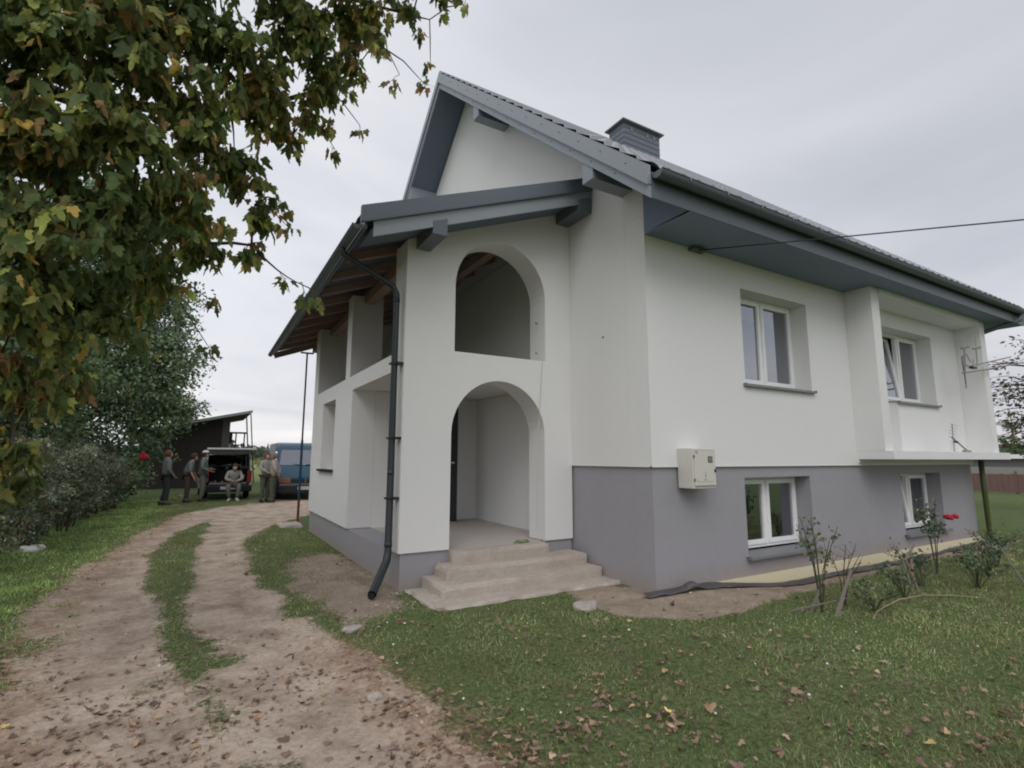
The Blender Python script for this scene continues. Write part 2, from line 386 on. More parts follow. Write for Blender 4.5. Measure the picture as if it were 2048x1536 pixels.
# ------------------------------------------------------------------ leaves / foliage
def rot_from(z_dir, roll):
    """rotation matrices (n,3,3): local -y axis points along z_dir"""
    d = z_dir / (np.linalg.norm(z_dir, axis=1, keepdims=True) + 1e-9)
    ref = np.where(np.abs(d[:, 2:3]) > .95, np.array([[1., 0, 0]]), np.array([[0, 0, 1.]]))
    a = np.cross(d, ref); a /= np.linalg.norm(a, axis=1, keepdims=True) + 1e-9; b = np.cross(a, d)
    c, s = np.cos(roll)[:, None], np.sin(roll)[:, None]
    x = a * c + b * s; zz = -a * s + b * c
    return np.stack([x, d, zz], 2)
_out = [(0, 0), (.16, -.05), (.42, .02), (.36, .17), (.50, .42), (.28, .42), (.22, .55), (.20, .78), (0, 1.0)]
def maple_template():
    pts = [(x, y) for x, y in _out] + [(-x, y) for x, y in _out[-2:0:-1]]
    V = [(0, .42, .03)] + [(x, y, -.22 * abs(x) - .28 * (y - .3) ** 2 + (.05 if abs(x) > .4 else 0)) for x, y in pts]
    n = len(pts); F = [(0, 1 + i, 1 + (i + 1) % n) for i in range(n)]
    return np.array(V, float), np.array(F)
def oval_template():
    V = [(0, 0, 0), (.26, .35, -.06), (.2, .7, -.1), (0, 1, -.2), (-.2, .7, -.1), (-.26, .35, -.06)]
    return np.array(V, float), np.array([(0, 1, 2), (0, 2, 3), (0, 3, 4), (0, 4, 5)])
def blade_template():
    return np.array([(-.5, 0, 0), (.5, 0, 0), (0, 1, .0)], float), np.array([(0, 1, 2)])
MAPLE, OVAL = maple_template(), oval_template()
def scatter(name, P, D, S, colr, tmpl, mt, parent=None, curl=0., sx=None, roll=None):
    TV, TF = tmpl; n = len(P)
    roll = rng.uniform(0, 2 * np.pi, n) if roll is None else roll
    Rm = rot_from(D, roll)
    L = np.repeat(TV[None], n, 0)
    if sx is not None: L = L * np.stack([sx, np.ones(n), np.ones(n)], 1)[:, None, :]
    if curl: L[:, :, 2] *= (1 + curl * rng.normal(size=(n, 1))) 
    W = np.einsum('nij,nvj->nvi', Rm, L) * S[:, None, None] + P[:, None, :]
    Fm = (TF[None] + (np.arange(n) * len(TV))[:, None, None]).reshape(-1, 3)
    cc = np.repeat(colr, len(TV), 0)
    return np_mesh(name, W.reshape(-1, 3), Fm, mt, parent, colors={'col': cc})
def palette(n, entries, jitter=.25):
    w = np.array([e[0] for e in entries], float); w /= w.sum()
    c = np.array([e[1] for e in entries], float)[rng.choice(len(entries), n, p=w)]
    return c * (1 + jitter * rng.normal(size=(n, 1))).clip(.4, 1.8)

# ------------------------------------------------------------------ the maple beside the track
BL = [(-6.12, -0.5, 4.37, 0.54), (-5.65, -0.58, 4.63, 0.52), (-5.1, -0.7, 4.82, 0.55), (-4.49, -0.66, 5.22, 0.54), (-3.78, -0.65, 5.53, 0.48), (-3.11, -0.64, 5.87, 0.35), (-5.94, -0.7, 3.52, 0.45), (-5.89, -0.62, 2.86, 0.45), (-5.89, -0.29, 2.25, 0.43), (-5.85, 0.02, 1.66, 0.34), (-5.54, -0.76, 3.92, 0.43), (-5.13, -0.7, 4.16, 0.47), (-4.65, -0.56, 4.49, 0.49), (-4.13, -0.46, 4.89, 0.43), (-3.67, -0.43, 5.18, 0.34), (-3.25, -0.27, 5.56, 0.21), (-5.47, -0.83, 3.32, 0.42), (-5.14, -0.6, 3.63, 0.47), (-4.7, -0.44, 3.93, 0.46), (-4.3, -0.28, 4.35, 0.37), (-3.89, -0.22, 4.68, 0.27), (-3.63, -0.08, 5.08, 0.22), (-5.43, -0.77, 2.83, 0.42), (-5.13, -0.51, 3.04, 0.44), (-4.78, -0.29, 3.33, 0.39), (-4.46, -0.09, 3.8, 0.31), (-4.29, 0.08, 3.55, 0.18), (-3.92, -0.03, 4.37, 0.19), (-4.15, 0.0, 4.26, 0.23), (-5.45, -0.57, 2.39, 0.37), (-5.23, -0.13, 2.54, 0.4), (-4.95, 0.11, 2.88, 0.35), (-4.62, 0.1, 3.18, 0.25), (-4.33, 0.17, 3.16, 0.16), (-4.05, 0.26, 3.07, 0.11), (-3.84, 0.27, 2.93, 0.11), (-5.53, -0.21, 1.93, 0.27), (-5.46, 0.65, 2.16, 0.27), (-5.56, -0.01, 1.51, 0.22), (-5.52, 0.35, 1.34, 0.14), (-4.55, 0.25, 2.75, 0.06), (-4.54, 0.3, 2.39, 0.08), (-3.62, -0.14, 4.65, 0.11), (-3.51, -0.06, 4.45, 0.07), (-3.72, -0.11, 4.12, 0.1), (-3.15, -0.02, 5.12, 0.1), (-2.9, -0.05, 5.09, 0.08), (-3.08, -0.23, 5.46, 0.12), (-3.38, -0.14, 5.24, 0.14), (-2.84, -0.01, 5.36, 0.07), (-2.66, -0.42, 5.79, 0.04), (-3.73, 0.11, 2.8, 0.08), (-4.12, -0.13, 3.54, 0.06), (-4.07, -0.13, 3.35, 0.06)]
BL_OUT = [(-7.2, -.5, 5.2, .9), (-8.3, -.6, 5.8, 1.1), (-7.0, .6, 4.2, .8), (-8.6, .8, 4.6, 1.0), (-7.2, -1.6, 4.4, .9), (-6.2, -1.2, 5.6, .8), (-5.0, -1.0, 6.1, .7), (-9.4, -.6, 4.4, .9), (-8.0, -1.8, 6.6, 1.0), (-6.6, -.4, 6.6, .9), (-7.0, -.3, 3.0, .6), (-6.9, .4, 2.3, .5)]
def build_maple():
    t = thing('maple_tree', 'maple with green and yellowing leaves overhanging the dirt track', 'tree', (-8.2, -.5, 0))
    off = Vector((8.2, .5, 0))
    limbs = [
        ([(-8.2, -.5, -.1), (-8.15, -.48, .8), (-8.05, -.45, 1.8), (-8.0, -.4, 2.8), (-8.1, -.5, 4.4), (-8.0, -.6, 6.2)], [.30, .24, .22, .19, .12, .04]),
        ([(-8.0, -.4, 2.5), (-7.0, -.35, 3.1), (-5.97, -.17, 3.24), (-5.69, -.11, 3.33), (-5.4, -.02, 3.35), (-4.97, .12, 3.12), (-4.3, .14, 3.22), (-3.9, .24, 3.0)], [.15, .11, .075, .06, .035, .02, .011, .004]),
        ([(-8.05, -.4, 3.1), (-6.6, -.4, 3.8), (-5.17, -.04, 4.0), (-4.38, -.08, 4.22), (-3.94, -.06, 4.63), (-3.55, -.11, 5.0)], [.12, .08, .04, .026, .015, .005]),
        ([(-8.05, -.45, 3.6), (-6.4, -.6, 4.8), (-4.9, -.5, 5.1), (-3.9, -.3, 5.35), (-2.95, -.25, 5.62)], [.12, .07, .04, .02, .005]),
        ([(-8.05, -.4, 1.9), (-7.0, -.1, 2.1), (-6.2, .05, 2.1), (-5.6, .1, 1.8)], [.08, .05, .03, .01])]
    tr = MB(); tr.tube([Vector(p) + off for p in limbs[0][0]], limbs[0][1], 12); tr.build('trunk', M['bark'], t, True)
    pts = []
    for P, r in limbs[1:]:
        b = MB(); Q = []
        for i in range(len(P) - 1):
            for k in range(5):
                f = k / 5; p = Vector(P[i]).lerp(Vector(P[i + 1]), f); w = .03 if i else .01
                Q.append((p + Vector((noise.noise(p * 3) * w * 2, noise.noise(p * 3 + Vector((9, 0, 0))) * w * 2, noise.noise(p * 3 + Vector((0, 9, 0))) * w * 2)), r[i] * (1 - f) + r[i + 1] * f))
        Q.append((Vector(P[-1]), r[-1]))
        b.tube([q[0] + off for q in Q], [q[1] for q in Q], 8); b.build('branch', M['bark'], t, True)
        pts += Q
    tw = MB(); LP, LD, LS, LC = [], [], [], []
    pts = pts + [(Vector(b_[:3]), .008) for b_ in BL if b_[3] > .13]
    nlimb = len(pts) - len([1 for b_ in BL if b_[3] > .13]); allp = np.array([tuple(q[0]) for q in pts])
    for bi, (x, y, z, r) in enumerate(BL + BL_OUT):
        c = Vector((x, y, z)); inview = bi < len(BL)
        dd_ = ((allp - np.array([x, y, z])) ** 2).sum(1); dd_[dd_ < 1e-4] = 1e9; k = int(np.argmin(dd_)) if r < .2 else int(np.argmin(dd_[:nlimb])); a = pts[k][0]
        mid = (a + c) / 2 + Vector((0, 0, .05)) 
        if (a - c).length > .08: tw.tube([a + off, mid + off, c + off], [max(.004, min(.012, pts[k][1])), .006, .003], 5)
        n = int((27 if r > .25 else 17) * (r / .4) ** 1.8 + 1) if inview else int(16 * r)
        if inview and x > -4.75: n = max(1, int(n * .82))
        if r < .13: n = 1
        for j in range(n):
            d = Vector(np.random.default_rng(bi * 997 + j).normal(size=3)); d.z = d.z * .7 - .15; d.normalize()
            st = c + Vector(rng.uniform(-1, 1, 3)) * r * .35
            L = r * random.uniform(.5, 1.0); L = max(L, .06)
            en = st + d * L + Vector((0, 0, -.12 * L))
            tw.tube([c + off, st + off, en + off] if (st - c).length > .02 else [c + off, en + off], [.0035, .0028, .0015] if (st - c).length > .02 else [.003, .0015], 4)
            nl = int(17 + 6 * random.random()) if r > .13 else int(6 + r * 50)
            for q in range(nl):
                f = (q + random.random()) / nl; p = st.lerp(en, f)
                sd = Vector(rng.normal(size=3)); sd.normalize(); pet = random.uniform(.02, .07)
                p2 = p + sd * pet + Vector((0, 0, -.02))
                dd = Vector((sd.x * .7, sd.y * .7, -random.uniform(.5, 2.2)))
                LP.append(tuple(p2)); LD.append(tuple(dd)); LS.append(random.uniform(.055, .115) if r > .13 else random.uniform(.05, .10))
                if inview and r < .3 and random.random() < .5: tw.tube([p + off, p2 + off], .0009, 3, cap=False)
                right = min(1, max(0, (x + 5.6) / 2.2))
                u = random.random(); lown = fbm(np.array([x * 2 + p.z]), np.array([z * 2 + p.x]), 1.3, 2)[0] + .5
                w0 = noise.noise(Vector((x * 1.5 + .3 * p.x, y * 1.5, z * 1.7 + .5 * p.z))); u = min(.999, max(0, u + .62 * w0 - .03))
                if u < .50 - .1 * right: cc = (.085, .125, .045)
                elif u < .72: cc = (.165, .175, .06)
                elif u < .80 + .14 * (1 - lown): cc = (.26, .30, .08)
                elif u < .88 + .05 * (1 - right): cc = (.45, .33, .09)
                else: cc = (.27, .18, .085)
                s = random.uniform(.7, 1.3); LC.append([a_ * s for a_ in cc])
    tw.build('twig', M['twig'], t)
    P = np.array(LP) + np.array(off); 
    scatter('crown', P, np.array(LD), np.array(LS) * 1.03, np.array(LC) * np.array([1.45, 1.4, 1.35]), MAPLE, M['leaf'], t, curl=1.6, sx=rng.uniform(.4, 1.05, len(LP)))
    print('maple leaves', len(LP))
build_maple()

# ------------------------------------------------------------------ generic tree / shrub
def plant(name, label, cat, loc, blobs, nleaf, size, pal, trunk=None, group=None, squash=.85, tmpl=OVAL, stems=None, leafdir=-.3, part='crown', shell=.6):
    t = thing(name, label, cat, loc, 0, group)
    if trunk:
        for P, r in trunk:
            MB().tube(P, r, 8).build('trunk' if P is trunk[0][0] else 'branch', M['bark'], t, True)
    if stems:
        b = MB()
        for P, r in stems: b.tube(P, r, 5)
        b.build('stem', M['twig'], t)
    B = np.array(blobs, float); w = B[:, 3] ** 2; w /= w.sum()
    # sub-clumps give uneven outline, gaps and light/dark groups
    nc = max(6, int(nleaf / 55)); k = rng.choice(len(B), nc, p=w)
    d = rng.normal(size=(nc, 3)); d /= np.linalg.norm(d, axis=1, keepdims=True); rr = rng.random(nc) ** shell
    CC = B[k, :3] + d * (rr * B[k, 3])[:, None] * np.array([1, 1, squash]); cr = B[k, 3] * rng.uniform(.16, .36, nc); cb = rng.uniform(.6, 1.35, nc)
    j = rng.choice(nc, nleaf); e = rng.normal(size=(nleaf, 3)) * .6
    P = CC[j] + e * cr[j][:, None] * np.array([1, 1, .8])
    D = rng.normal(size=(nleaf, 3)) + np.array([0, 0, leafdir])
    c = palette(nleaf, pal) * cb[j][:, None]
    scatter(part, P, D, size * rng.uniform(.6, 1.35, nleaf), c, tmpl, M['leaf_small'], t)
    return t
GREEN = [(5, (.15, .23, .11)), (3, (.20, .29, .13)), (2, (.28, .35, .20)), (1, (.12, .18, .10))]
BLUEGREEN = [(5, (.135, .20, .105)), (3, (.18, .26, .13)), (2, (.24, .31, .19)), (.7, (.34, .33, .15))]
GREYGREEN = [(5, (.17, .22, .13)), (3, (.24, .29, .19)), (1.8, (.38, .40, .32)), (1.6, (.16, .11, .08)), (.6, (.28, .25, .10))]
YELLOWG = [(4, (.22, .24, .09)), (3, (.34, .28, .11)), (2, (.13, .17, .07))]

plant('broadleaf_tree', 'tall dark green tree beside the dark wooden barn', 'tree', (-8.6, 19.5, 0),
      [(0, 0, 5.6, 2.9), (1.0, -1, 3.6, 2.2), (-2, 0, 4.6, 2.8), (.5, .3, 7.6, 2.3), (1.9, -.4, 5.0, 1.9), (-1.5, 0, 7.2, 2.4), (2.3, -1.2, 3.0, 1.3), (2.0, -1.0, 1.6, 1.3), (1.2, -2, .9, 1.2), (2.6, 0, 4.2, 1.2), (2.7, -.5, 5.6, 1.4), (2.3, 0, 7.4, 1.6), (1.0, 0, 9.4, 1.9), (3.0, -.6, 3.2, 1.1), (-1.5, 0, 9.6, 2.2), (0, 0, 11.2, 1.6), (1.7, 0, 6.7, 1.4), (-2.5, -1, 2.6, 2.0), (0, -1.5, 2.0, 1.6)], 100000, .13, BLUEGREEN,
      [([(0, 0, -.1), (.1, 0, 2), (0, .1, 4), (.2, 0, 7.5)], [.34, .27, .2, .06]), ([(.1, 0, 2.4), (1.2, -.3, 4), (2, -.5, 5.4)], [.15, .1, .04]), ([(0, 0, 2.8), (-1.2, .2, 4.4), (-2.2, .2, 5.8)], [.15, .1, .04])])
plant('broadleaf_tree', 'tall dark tree behind the hedge of shrubs', 'tree', (-11.8, 14, 0),
      [(0, 0, 4.5, 2.8), (1.5, -.5, 6.2, 2.4), (-1.5, 0, 6.5, 2.6), (1.6, -1, 3, 2.0), (0, 0, 8, 2.2), (2.2, 0, 4.6, 1.6)], 20000, .18, GREEN,
      [([(0, 0, -.1), (.1, 0, 2), (0, .1, 4), (.2, 0, 7.5)], [.34, .27, .2, .06]), ([(.1, 0, 2.4), (1.2, -.3, 4), (2, -.5, 5.4)], [.15, .1, .04])])
plant('broadleaf_tree', 'low bushy dark tree between the hedge and the barn', 'tree', (-8.9, 13.6, 0),
      [(0, 0, 2.6, 1.5), (.8, .3, 3.6, 1.3), (-1, 0, 3.6, 1.5), (.7, .8, 1.7, 1.0)], 13000, .13, GREEN,
      [([(0, 0, -.1), (.1, 0, 1), (0, .1, 2), (.2, 0, 3.6)], [.16, .13, .09, .03])])
plant('broadleaf_tree', 'dark bushy tree behind the near end of the shrub row', 'tree', (-9.8, 8.5, 0),
      [(0, 0, 2.2, 1.6), (.8, .3, 3.6, 1.5), (-1, 0, 3.6, 1.5), (.5, 1.4, 2.6, 1.5), (.3, 1, 4.8, 1.4)], 15000, .13, GREEN,
      [([(0, 0, -.1), (.1, 0, 1), (0, .1, 2), (.2, 0, 4.2)], [.16, .13, .09, .03])])
plant('broadleaf_tree', 'dark bushy tree at the left edge behind the tallest shrubs', 'tree', (-10.2, 11.5, 0),
      [(0, 0, 2.2, 1.6), (.8, .3, 3.6, 1.5), (-1, 0, 3.6, 1.5), (.5, 1.4, 2.6, 1.5), (.3, 0, 5.4, 1.6)], 15000, .14, BLUEGREEN,
      [([(0, 0, -.1), (.1, 0, 1), (0, .1, 2), (.2, 0, 4.2)], [.16, .13, .09, .03])])
plant('field_bush', 'low dense bush between the hedge and the barn wall', 'bush', (-8.2, 18.2, 0), [(0, 0, 1.2, 1.3), (1.1, -.2, 1.0, 1.0), (-1.2, 0, 1.4, 1.4), (-2.6, 0, 1.4, 1.4)], 14000, .11, BLUEGREEN, None, None, .9, OVAL, None, 0, 'foliage')
# shrubs along the left edge of the track
shr = [(-6.95, 5.0, .8, 1.7, 'shrub', 'nearest leggy shrub with dull leaves by the track'), (-7.1, 6.2, 1.0, 2.0, 'shrub', 'second shrub of the row, over the white scrap in the grass'),
       (-7.25, 7.9, 1.05, 2.15, 'shrub', 'third shrub of the row along the grass verge'), (-6.85, 9.6, .95, 2.0, 'shrub', 'fourth shrub of the row with thin bare stems'),
       (-7.1, 11.4, 1.0, 2.1, 'shrub', 'fifth shrub of the row behind the grass verge'), (-6.85, 13.2, .85, 1.9, 'shrub', 'sixth shrub of the row under the washing line'), (-6.65, 14.9, .7, 1.8, 'shrub', 'last shrub of the row beside the standing man'),
       (-8.9, 6.4, 1.3, 2.5, 'shrub', 'tall shrub behind the front of the row'), (-8.7, 9.3, 1.3, 2.5, 'shrub', 'tall shrub behind the middle of the row')]
shr += [(-6.95, 7.1, .7, 1.8, 'shrub', 'narrow shrub between the second and third of the row'), (-7.0, 8.8, .7, 1.9, 'shrub', 'narrow shrub between the third and fourth of the row'), (-6.9, 10.5, .7, 1.8, 'shrub', 'narrow shrub between the fourth and fifth of the row'),
        (-6.9, 12.3, .65, 1.8, 'shrub', 'narrow shrub between the fifth and sixth of the row'), (-6.75, 14.1, .6, 1.7, 'shrub', 'narrow shrub between the last two of the row')]
for i, (x, y, r, h, nm, lb) in enumerate(shr):
    st = []
    for k in range(9):
        a = random.uniform(0, 6.28); rr = random.uniform(.1, .6) * r; b0 = (math.cos(a) * .08, math.sin(a) * .08, -.03)
        st.append(([b0, (math.cos(a) * rr * .5, math.sin(a) * rr * .5, h * .5), (math.cos(a + .3) * rr, math.sin(a + .3) * rr, h * random.uniform(.7, 1.02))], [.016, .011, .004]))
    plant(nm, lb, 'shrub', (x, y, gz1(x, y)), [(0, 0, h * .62, r * .62), (r * .4, 0, h * .5, r * .48), (-r * .4, .1, h * .55, r * .5), (0, r * .4, h * .78, r * .42), (.1, -r * .4, h * .68, r * .45), (.1, -r * .3, h * .36, r * .4), (0, 0, h * .22, r * .5)], 4300, .06, GREYGREEN, None, 'shrubs along the track', 1.0, OVAL, st, -.5, 'foliage', .8)
# autumn twigs low in the left corner belong to a young maple
def low_sapling():
    t = thing('maple_sapling', 'young maple with yellow leaves at the left end of the shrubs', 'tree', (-6.9, 2.6, 0))
    MB().tube([(0, 0, -.05), (.05, 0, .6), (.02, 0, 1.3), (.1, 0, 2.1)], [.03, .024, .016, .006], 7).build('trunk', M['bark'], t, True)
    n = 420; P = rng.normal(size=(n, 3)) * np.array([.32, .38, .42]) + np.array([.05, 0, 1.15])
    P[:, 2] = np.maximum(P[:, 2], .3)
    D = rng.normal(size=(n, 3)) * .6 + np.array([0, 0, -.8])
    c = palette(n, [(4, (.17, .18, .04)), (4, (.36, .27, .05)), (3, (.07, .10, .03)), (1, (.22, .12, .05))])
    b = MB()
    for k in range(60):
        p = P[k]; b.tube([(.03, 0, max(.35, p[2] - .25)), tuple(p)], [.006, .002], 4)
    b.build('branch', M['twig'], t)
    scatter('crown', P, D, rng.uniform(.08, .14, n), c, MAPLE, M['leaf'], t, curl=.7)
low_sapling()

# ------------------------------------------------------------------ grass, fallen leaves, litter
def grass():
    n = 560000
    u = rng.random(n)
    # denser towards the middle of the yard
    X = rng.uniform(-8.5, 7.5, n); Y = -4.1 + 23 * u ** 1.9
    pa, so, gr, lf = masks(X, Y)
    keep = (rng.random(n) < gr * (.92 - .35 * sstep(.0, .35, fbm(X, Y, 1.1, 3) + .05))) & ~((X > -2.5) & (Y > 1.5)) & ~((X > -.0) & (Y > -.12)) & ~((X > -2.3) & (X < .25) & (Y > .55)) & ~((Y < -2.9) & (X < -2.5)) & ~((X > -4.2) & (Y > 14.5))
    X, Y = X[keep], Y[keep]; n = len(X); Z = gz(X, Y)
    big = fbm(X, Y, .5, 3) + .5
    dist = np.hypot(X + 4.5, Y + 4.5)
    h = rng.uniform(.012, .042, n) * (.75 + .9 * sstep(.0, .35, fbm(X * 1.0, Y, 3.1, 3))) * (1 + .9 * sstep(.0, .3, fbm(X + 3, Y, 1.7, 3))) * np.where((X < -5.3), 1.5, 1.)
    P = np.stack([X, Y, Z - .004], 1); D = np.stack([rng.normal(size=n) * .55, rng.normal(size=n) * .55, np.ones(n)], 1)
    c = palette(n, [(5, (.145, .215, .08)), (3, (.19, .25, .10)), (2.6, (.25, .255, .13)), (1.4, (.35, .30, .19))], .25)
    c *= (.85 + .75 * big)[:, None]; c *= (.92 + 1.1 * np.clip(fbm(X + 2, Y - 6, 2.6, 4), -.35, .35))[:, None]
    lush = sstep(-4.9, -6.0, X + .8 * fbm(X, Y, 1.2, 3))[:, None]; c = c * (1 + lush * np.array([.28, .60, .18]))
    tan = sstep(.0, .3, fbm(X - 5, Y + 2, .9, 4) + .3 * fbm(X, Y, 5, 2))[:, None] * (1 - lush); c = c * np.array([1.15, 1.06, 1.08]); tan = np.clip(tan + .6 * sstep(.12, .3, fbm(X + 31, Y, 3.4, 3))[:, None] * (1 - lush), 0, 1.3); c = c * (1 - .55 * tan) + np.array([[.30, .26, .15]]) * .55 * tan * rng.uniform(.6, 1.2, (n, 1))
    tag(scatter('grass', P, D, h, c, blade_template(), M['blade'], sx=.0022 * (1 + dist * .16) / h * 2.2), 'short grass of the lawn and verges', 'grass', kind='stuff')
    print('blades', n)
grass()
PILES = [(-2.6, -1.95, .16, .5), (-2.05, -2.15, .13, .5), (-3.45, -1.65, .2, .35), (-2.2, -1.75, .12, .25), (-3.35, -1.2, .2, .3), (-3.85, -.3, .25, .25), (-4.85, -.45, .35, .3), (-4.4, -1.1, .3, .25), (-1.0, -2.2, .12, .2), (-5.0, -1.2, .3, .3), (-3.05, -2.0, .25, .3)]
def fallen():
    n = 190000
    X = rng.uniform(-8.5, 6.0, n); Y = -3.2 + 17 * rng.random(n) ** 1.9
    pa, so, gr, lf = masks(X, Y)
    cl = fbm(X, Y, 1.3, 4)
    dens = .003 + .04 * sstep(.0, .28, cl) + .16 * lf * sstep(-.12, .2, cl + .05) 
    for cx_, cy_, cr_, ca_ in PILES: dens = dens + ca_ * np.exp(-((X - cx_) ** 2 + (Y - cy_) ** 2) / cr_ ** 2)
    dens = dens + .17 * sstep(1.6, -1.2, Y) * (X < -2.0) * sstep(-.12, .25, fbm(X + 9, Y + 4, 2.2, 3)) + .03 * sstep(.6, -1.6, Y) * (X >= -2.6)
    dens = np.where(X > 0, dens * .25, dens); dens = dens * (1 - .75 * sstep(3, 9, Y)) 
    keep = (rng.random(n) < dens) & ~((X > -2.5) & (Y > 1.5)) & ~((X > -.0) & (Y > -.3)) & ~((X > -2.3) & (X < .25) & (Y > .3))
    X, Y = X[keep], Y[keep]; n = len(X); Z = gz(X, Y) + .012 + .014 * (masks(X, Y)[2] > .5)
    P = np.stack([X, Y, Z], 1); D = np.stack([rng.normal(size=n), rng.normal(size=n), rng.normal(size=n) * .16], 1)
    c = palette(n, [(5, (.25, .165, .12)), (4, (.18, .125, .095)), (3, (.34, .245, .18)), (1.0, (.40, .27, .16)), (.06, (.6, .45, .18))], .25)
    roll = rng.normal(size=n) * .45 + np.where(rng.random(n) < .5, 0, np.pi)
    h_ = n // 2
    V2 = OVAL[0].copy(); V2[:, 2] += np.array([.0, .12, .16, .0, .05, .10])
    tag(scatter('fallen_leaves', P, D, rng.uniform(.016, .05, n) * np.where(rng.random(n) < .15, 1.5, 1), c, MAPLE, M['litter'], curl=1.9, roll=roll, sx=rng.uniform(.45, 1.1, n)), 'dry brown leaves scattered over the track and lawn', 'leaves', kind='stuff')
    print('fallen', n)
fallen()
def crumbs():
    b = MB(); rr = random.Random(5)
    spots = [(rr.uniform(-3.2, 3.5), rr.uniform(-3, .6)) for _ in range(62)] + [(rr.uniform(-5.8, -3.0), rr.uniform(-1, 8)) for _ in range(26)] + [(rr.uniform(-2.9, -2.3), rr.uniform(.9, 1.6)) for _ in range(18)]
    for x, y in spots:
        if x > -2.4 and y > .3: continue
        s = rr.uniform(.003, .009); Mx = Matrix.Translation((x, y, gz1(x, y) + .022)) @ Matrix.Rotation(rr.uniform(0, 3), 4, 'Z') @ Matrix.Rotation(rr.uniform(-.6, .6), 4, 'X')
        b.box(-s, s, -s * .8, s * .9, -s * .5, s * .5, Mx)
    tag(b.build('debris', M['pvc']), 'white polystyrene crumbs strewn on the lawn and track', 'debris', kind='stuff')
crumbs()
def pebbles():
    n = 5000; X = rng.uniform(-6.2, -2.2, n); Y = -3 + 12 * rng.random(n) ** 1.7; pa, so, gr, lf = masks(X, Y); k = rng.random(n) < (pa * .35 + so * .8) * sstep(-.1, .3, fbm(X, Y, 1.7, 3) + .1)
    k &= ~((X > -2.5) & (Y > 1.3)); X, Y = X[k], Y[k]; n = len(X); O = np.array([(1, 0, 0), (0, 1, 0), (-1, 0, 0), (0, -1, 0), (.1, .1, .6), (0, 0, -.5)], float); T = np.array([(0, 1, 4), (1, 2, 4), (2, 3, 4), (3, 0, 4)])
    a = rng.uniform(0, 6.28, n); S = rng.uniform(.004, .013, n) * np.where(rng.random(n) < .06, 2.2, 1); c, s_ = np.cos(a), np.sin(a); L = np.repeat(O[None], n, 0) * rng.uniform(.6, 1.3, (n, 1, 3))
    W = np.stack([L[:, :, 0] * c[:, None] - L[:, :, 1] * s_[:, None], L[:, :, 0] * s_[:, None] + L[:, :, 1] * c[:, None], L[:, :, 2]], 2) * S[:, None, None] + np.stack([X, Y, gz(X, Y) + .006], 1)[:, None, :]
    F = (T[None] + (np.arange(n) * 6)[:, None, None]).reshape(-1, 3)
    cc = np.repeat(palette(n, [(3, (.42, .37, .32)), (2, (.26, .22, .19)), (1, (.6, .56, .5))], .2), 6, 0)
    tag(np_mesh('gravel', W.reshape(-1, 3), F, M['litter'], colors={'col': cc}), 'small loose stones on the dirt track', 'gravel', kind='stuff')
pebbles()

# ------------------------------------------------------------------ HOUSE
P_, Y1, Y2 = 2.49, 1.536, 7.47
ZP, ZF, ZS = 1.41, .39, 4.24
L_, W_ = 8.81, 10.48
OE, OG = .726, .643
RL = 10.0
SL = .87
def rtop(y): return 9.75 - SL * abs(y - W_ / 2)
def rbot(y): return rtop(y) - .35
house = thing('house', 'white rendered two storey house with grey plinth, arched porch and grey gable roof', 'house')
fy = lambda y0, s=1: (lambda u, v, d: (u, y0 + s * d, v))     # wall facing -Y, depth into +Y
fx = lambda x0, s=1: (lambda u, v, d: (x0 + s * d, u, v))     # wall facing -X
def rect(a, b, c, d): return [(a, c), (b, c), (b, d), (a, d)]
WIN1 = (1.80, 3.38, 2.50, 3.86); BW1 = (1.70, 3.20, .235, 1.25); BW2 = (5.90, 7.40, .22, 1.25)
niche = [(5.05, 1.625), (6.0, 1.625), (6.0, 2.50), (7.54, 2.50), (7.54, 3.84), (5.05, 3.84)]
# long facade
MB().prism(rect(0, L_, ZP, 4.5), fy(0), 0, .34, [rect(*WIN1), niche]).build('wall', M['stucco'], house)
MB().prism(rect(.03, L_ - .02, -.35, ZP - .002), fy(.03), 0, .31, [rect(*BW1), rect(*BW2)]).build('plinth', M['plinth'], house)
# gable end
yl = [(.342, ZP), (W_, ZP), (W_, rbot(W_) - .0), (W_ / 2, rbot(W_ / 2)), (.342, rbot(.342))]
MB().prism(yl, fx(0), 0, .34, [rect(1.9, 4.2, 2.9, 4.6)] if False else ()).build('wall', M['stucco'], house)
g = MB(); g.prism([(.0, 4.502), (.34, 4.502), (.34, rbot(.34)), (.0, rbot(0))], fx(0), 0, .34); g.build('wall', M['stucco'], house)
MB().box(.03, .34, .342, W_, -.3, ZP - .002).build('plinth', M['plinth'], house)
# far gable and back wall
g = MB(); g.prism([(.342, -.3), (W_, -.3), (W_, rbot(W_)), (W_ / 2, rbot(W_ / 2)), (.342, rbot(.342))], fx(L_ - .34), 0, .34); g.box(.342, L_ - .342, W_ - .3, W_ - .002, -.3, 4.6); g.build('wall', M['stucco'], house)
# floors and room shell behind the windows
g = MB(); g.box(.35, L_ - .35, .35, 4.2, 1.42, 1.52); g.box(.35, L_ - .35, .35, 4.2, 4.25, 4.33); g.box(.35, L_ - .35, 4.2, 4.3, .0, 4.3); g.box(4.2, 4.3, .35, 4.2, 0, 4.25); g.box(.35, L_ - .35, .35, 4.2, -.1, 0)
g.build('inner_wall', M['room'], house)
# drip bead along the plinth top
g = MB(); g.box(-.004, .03, -.004, Y1 - .002, ZP - .012, ZP - .0005); g.box(-.004, L_, -.006, .03, ZP - .0125, ZP - .001); g.build('drip_bead', M['pvc'], house)

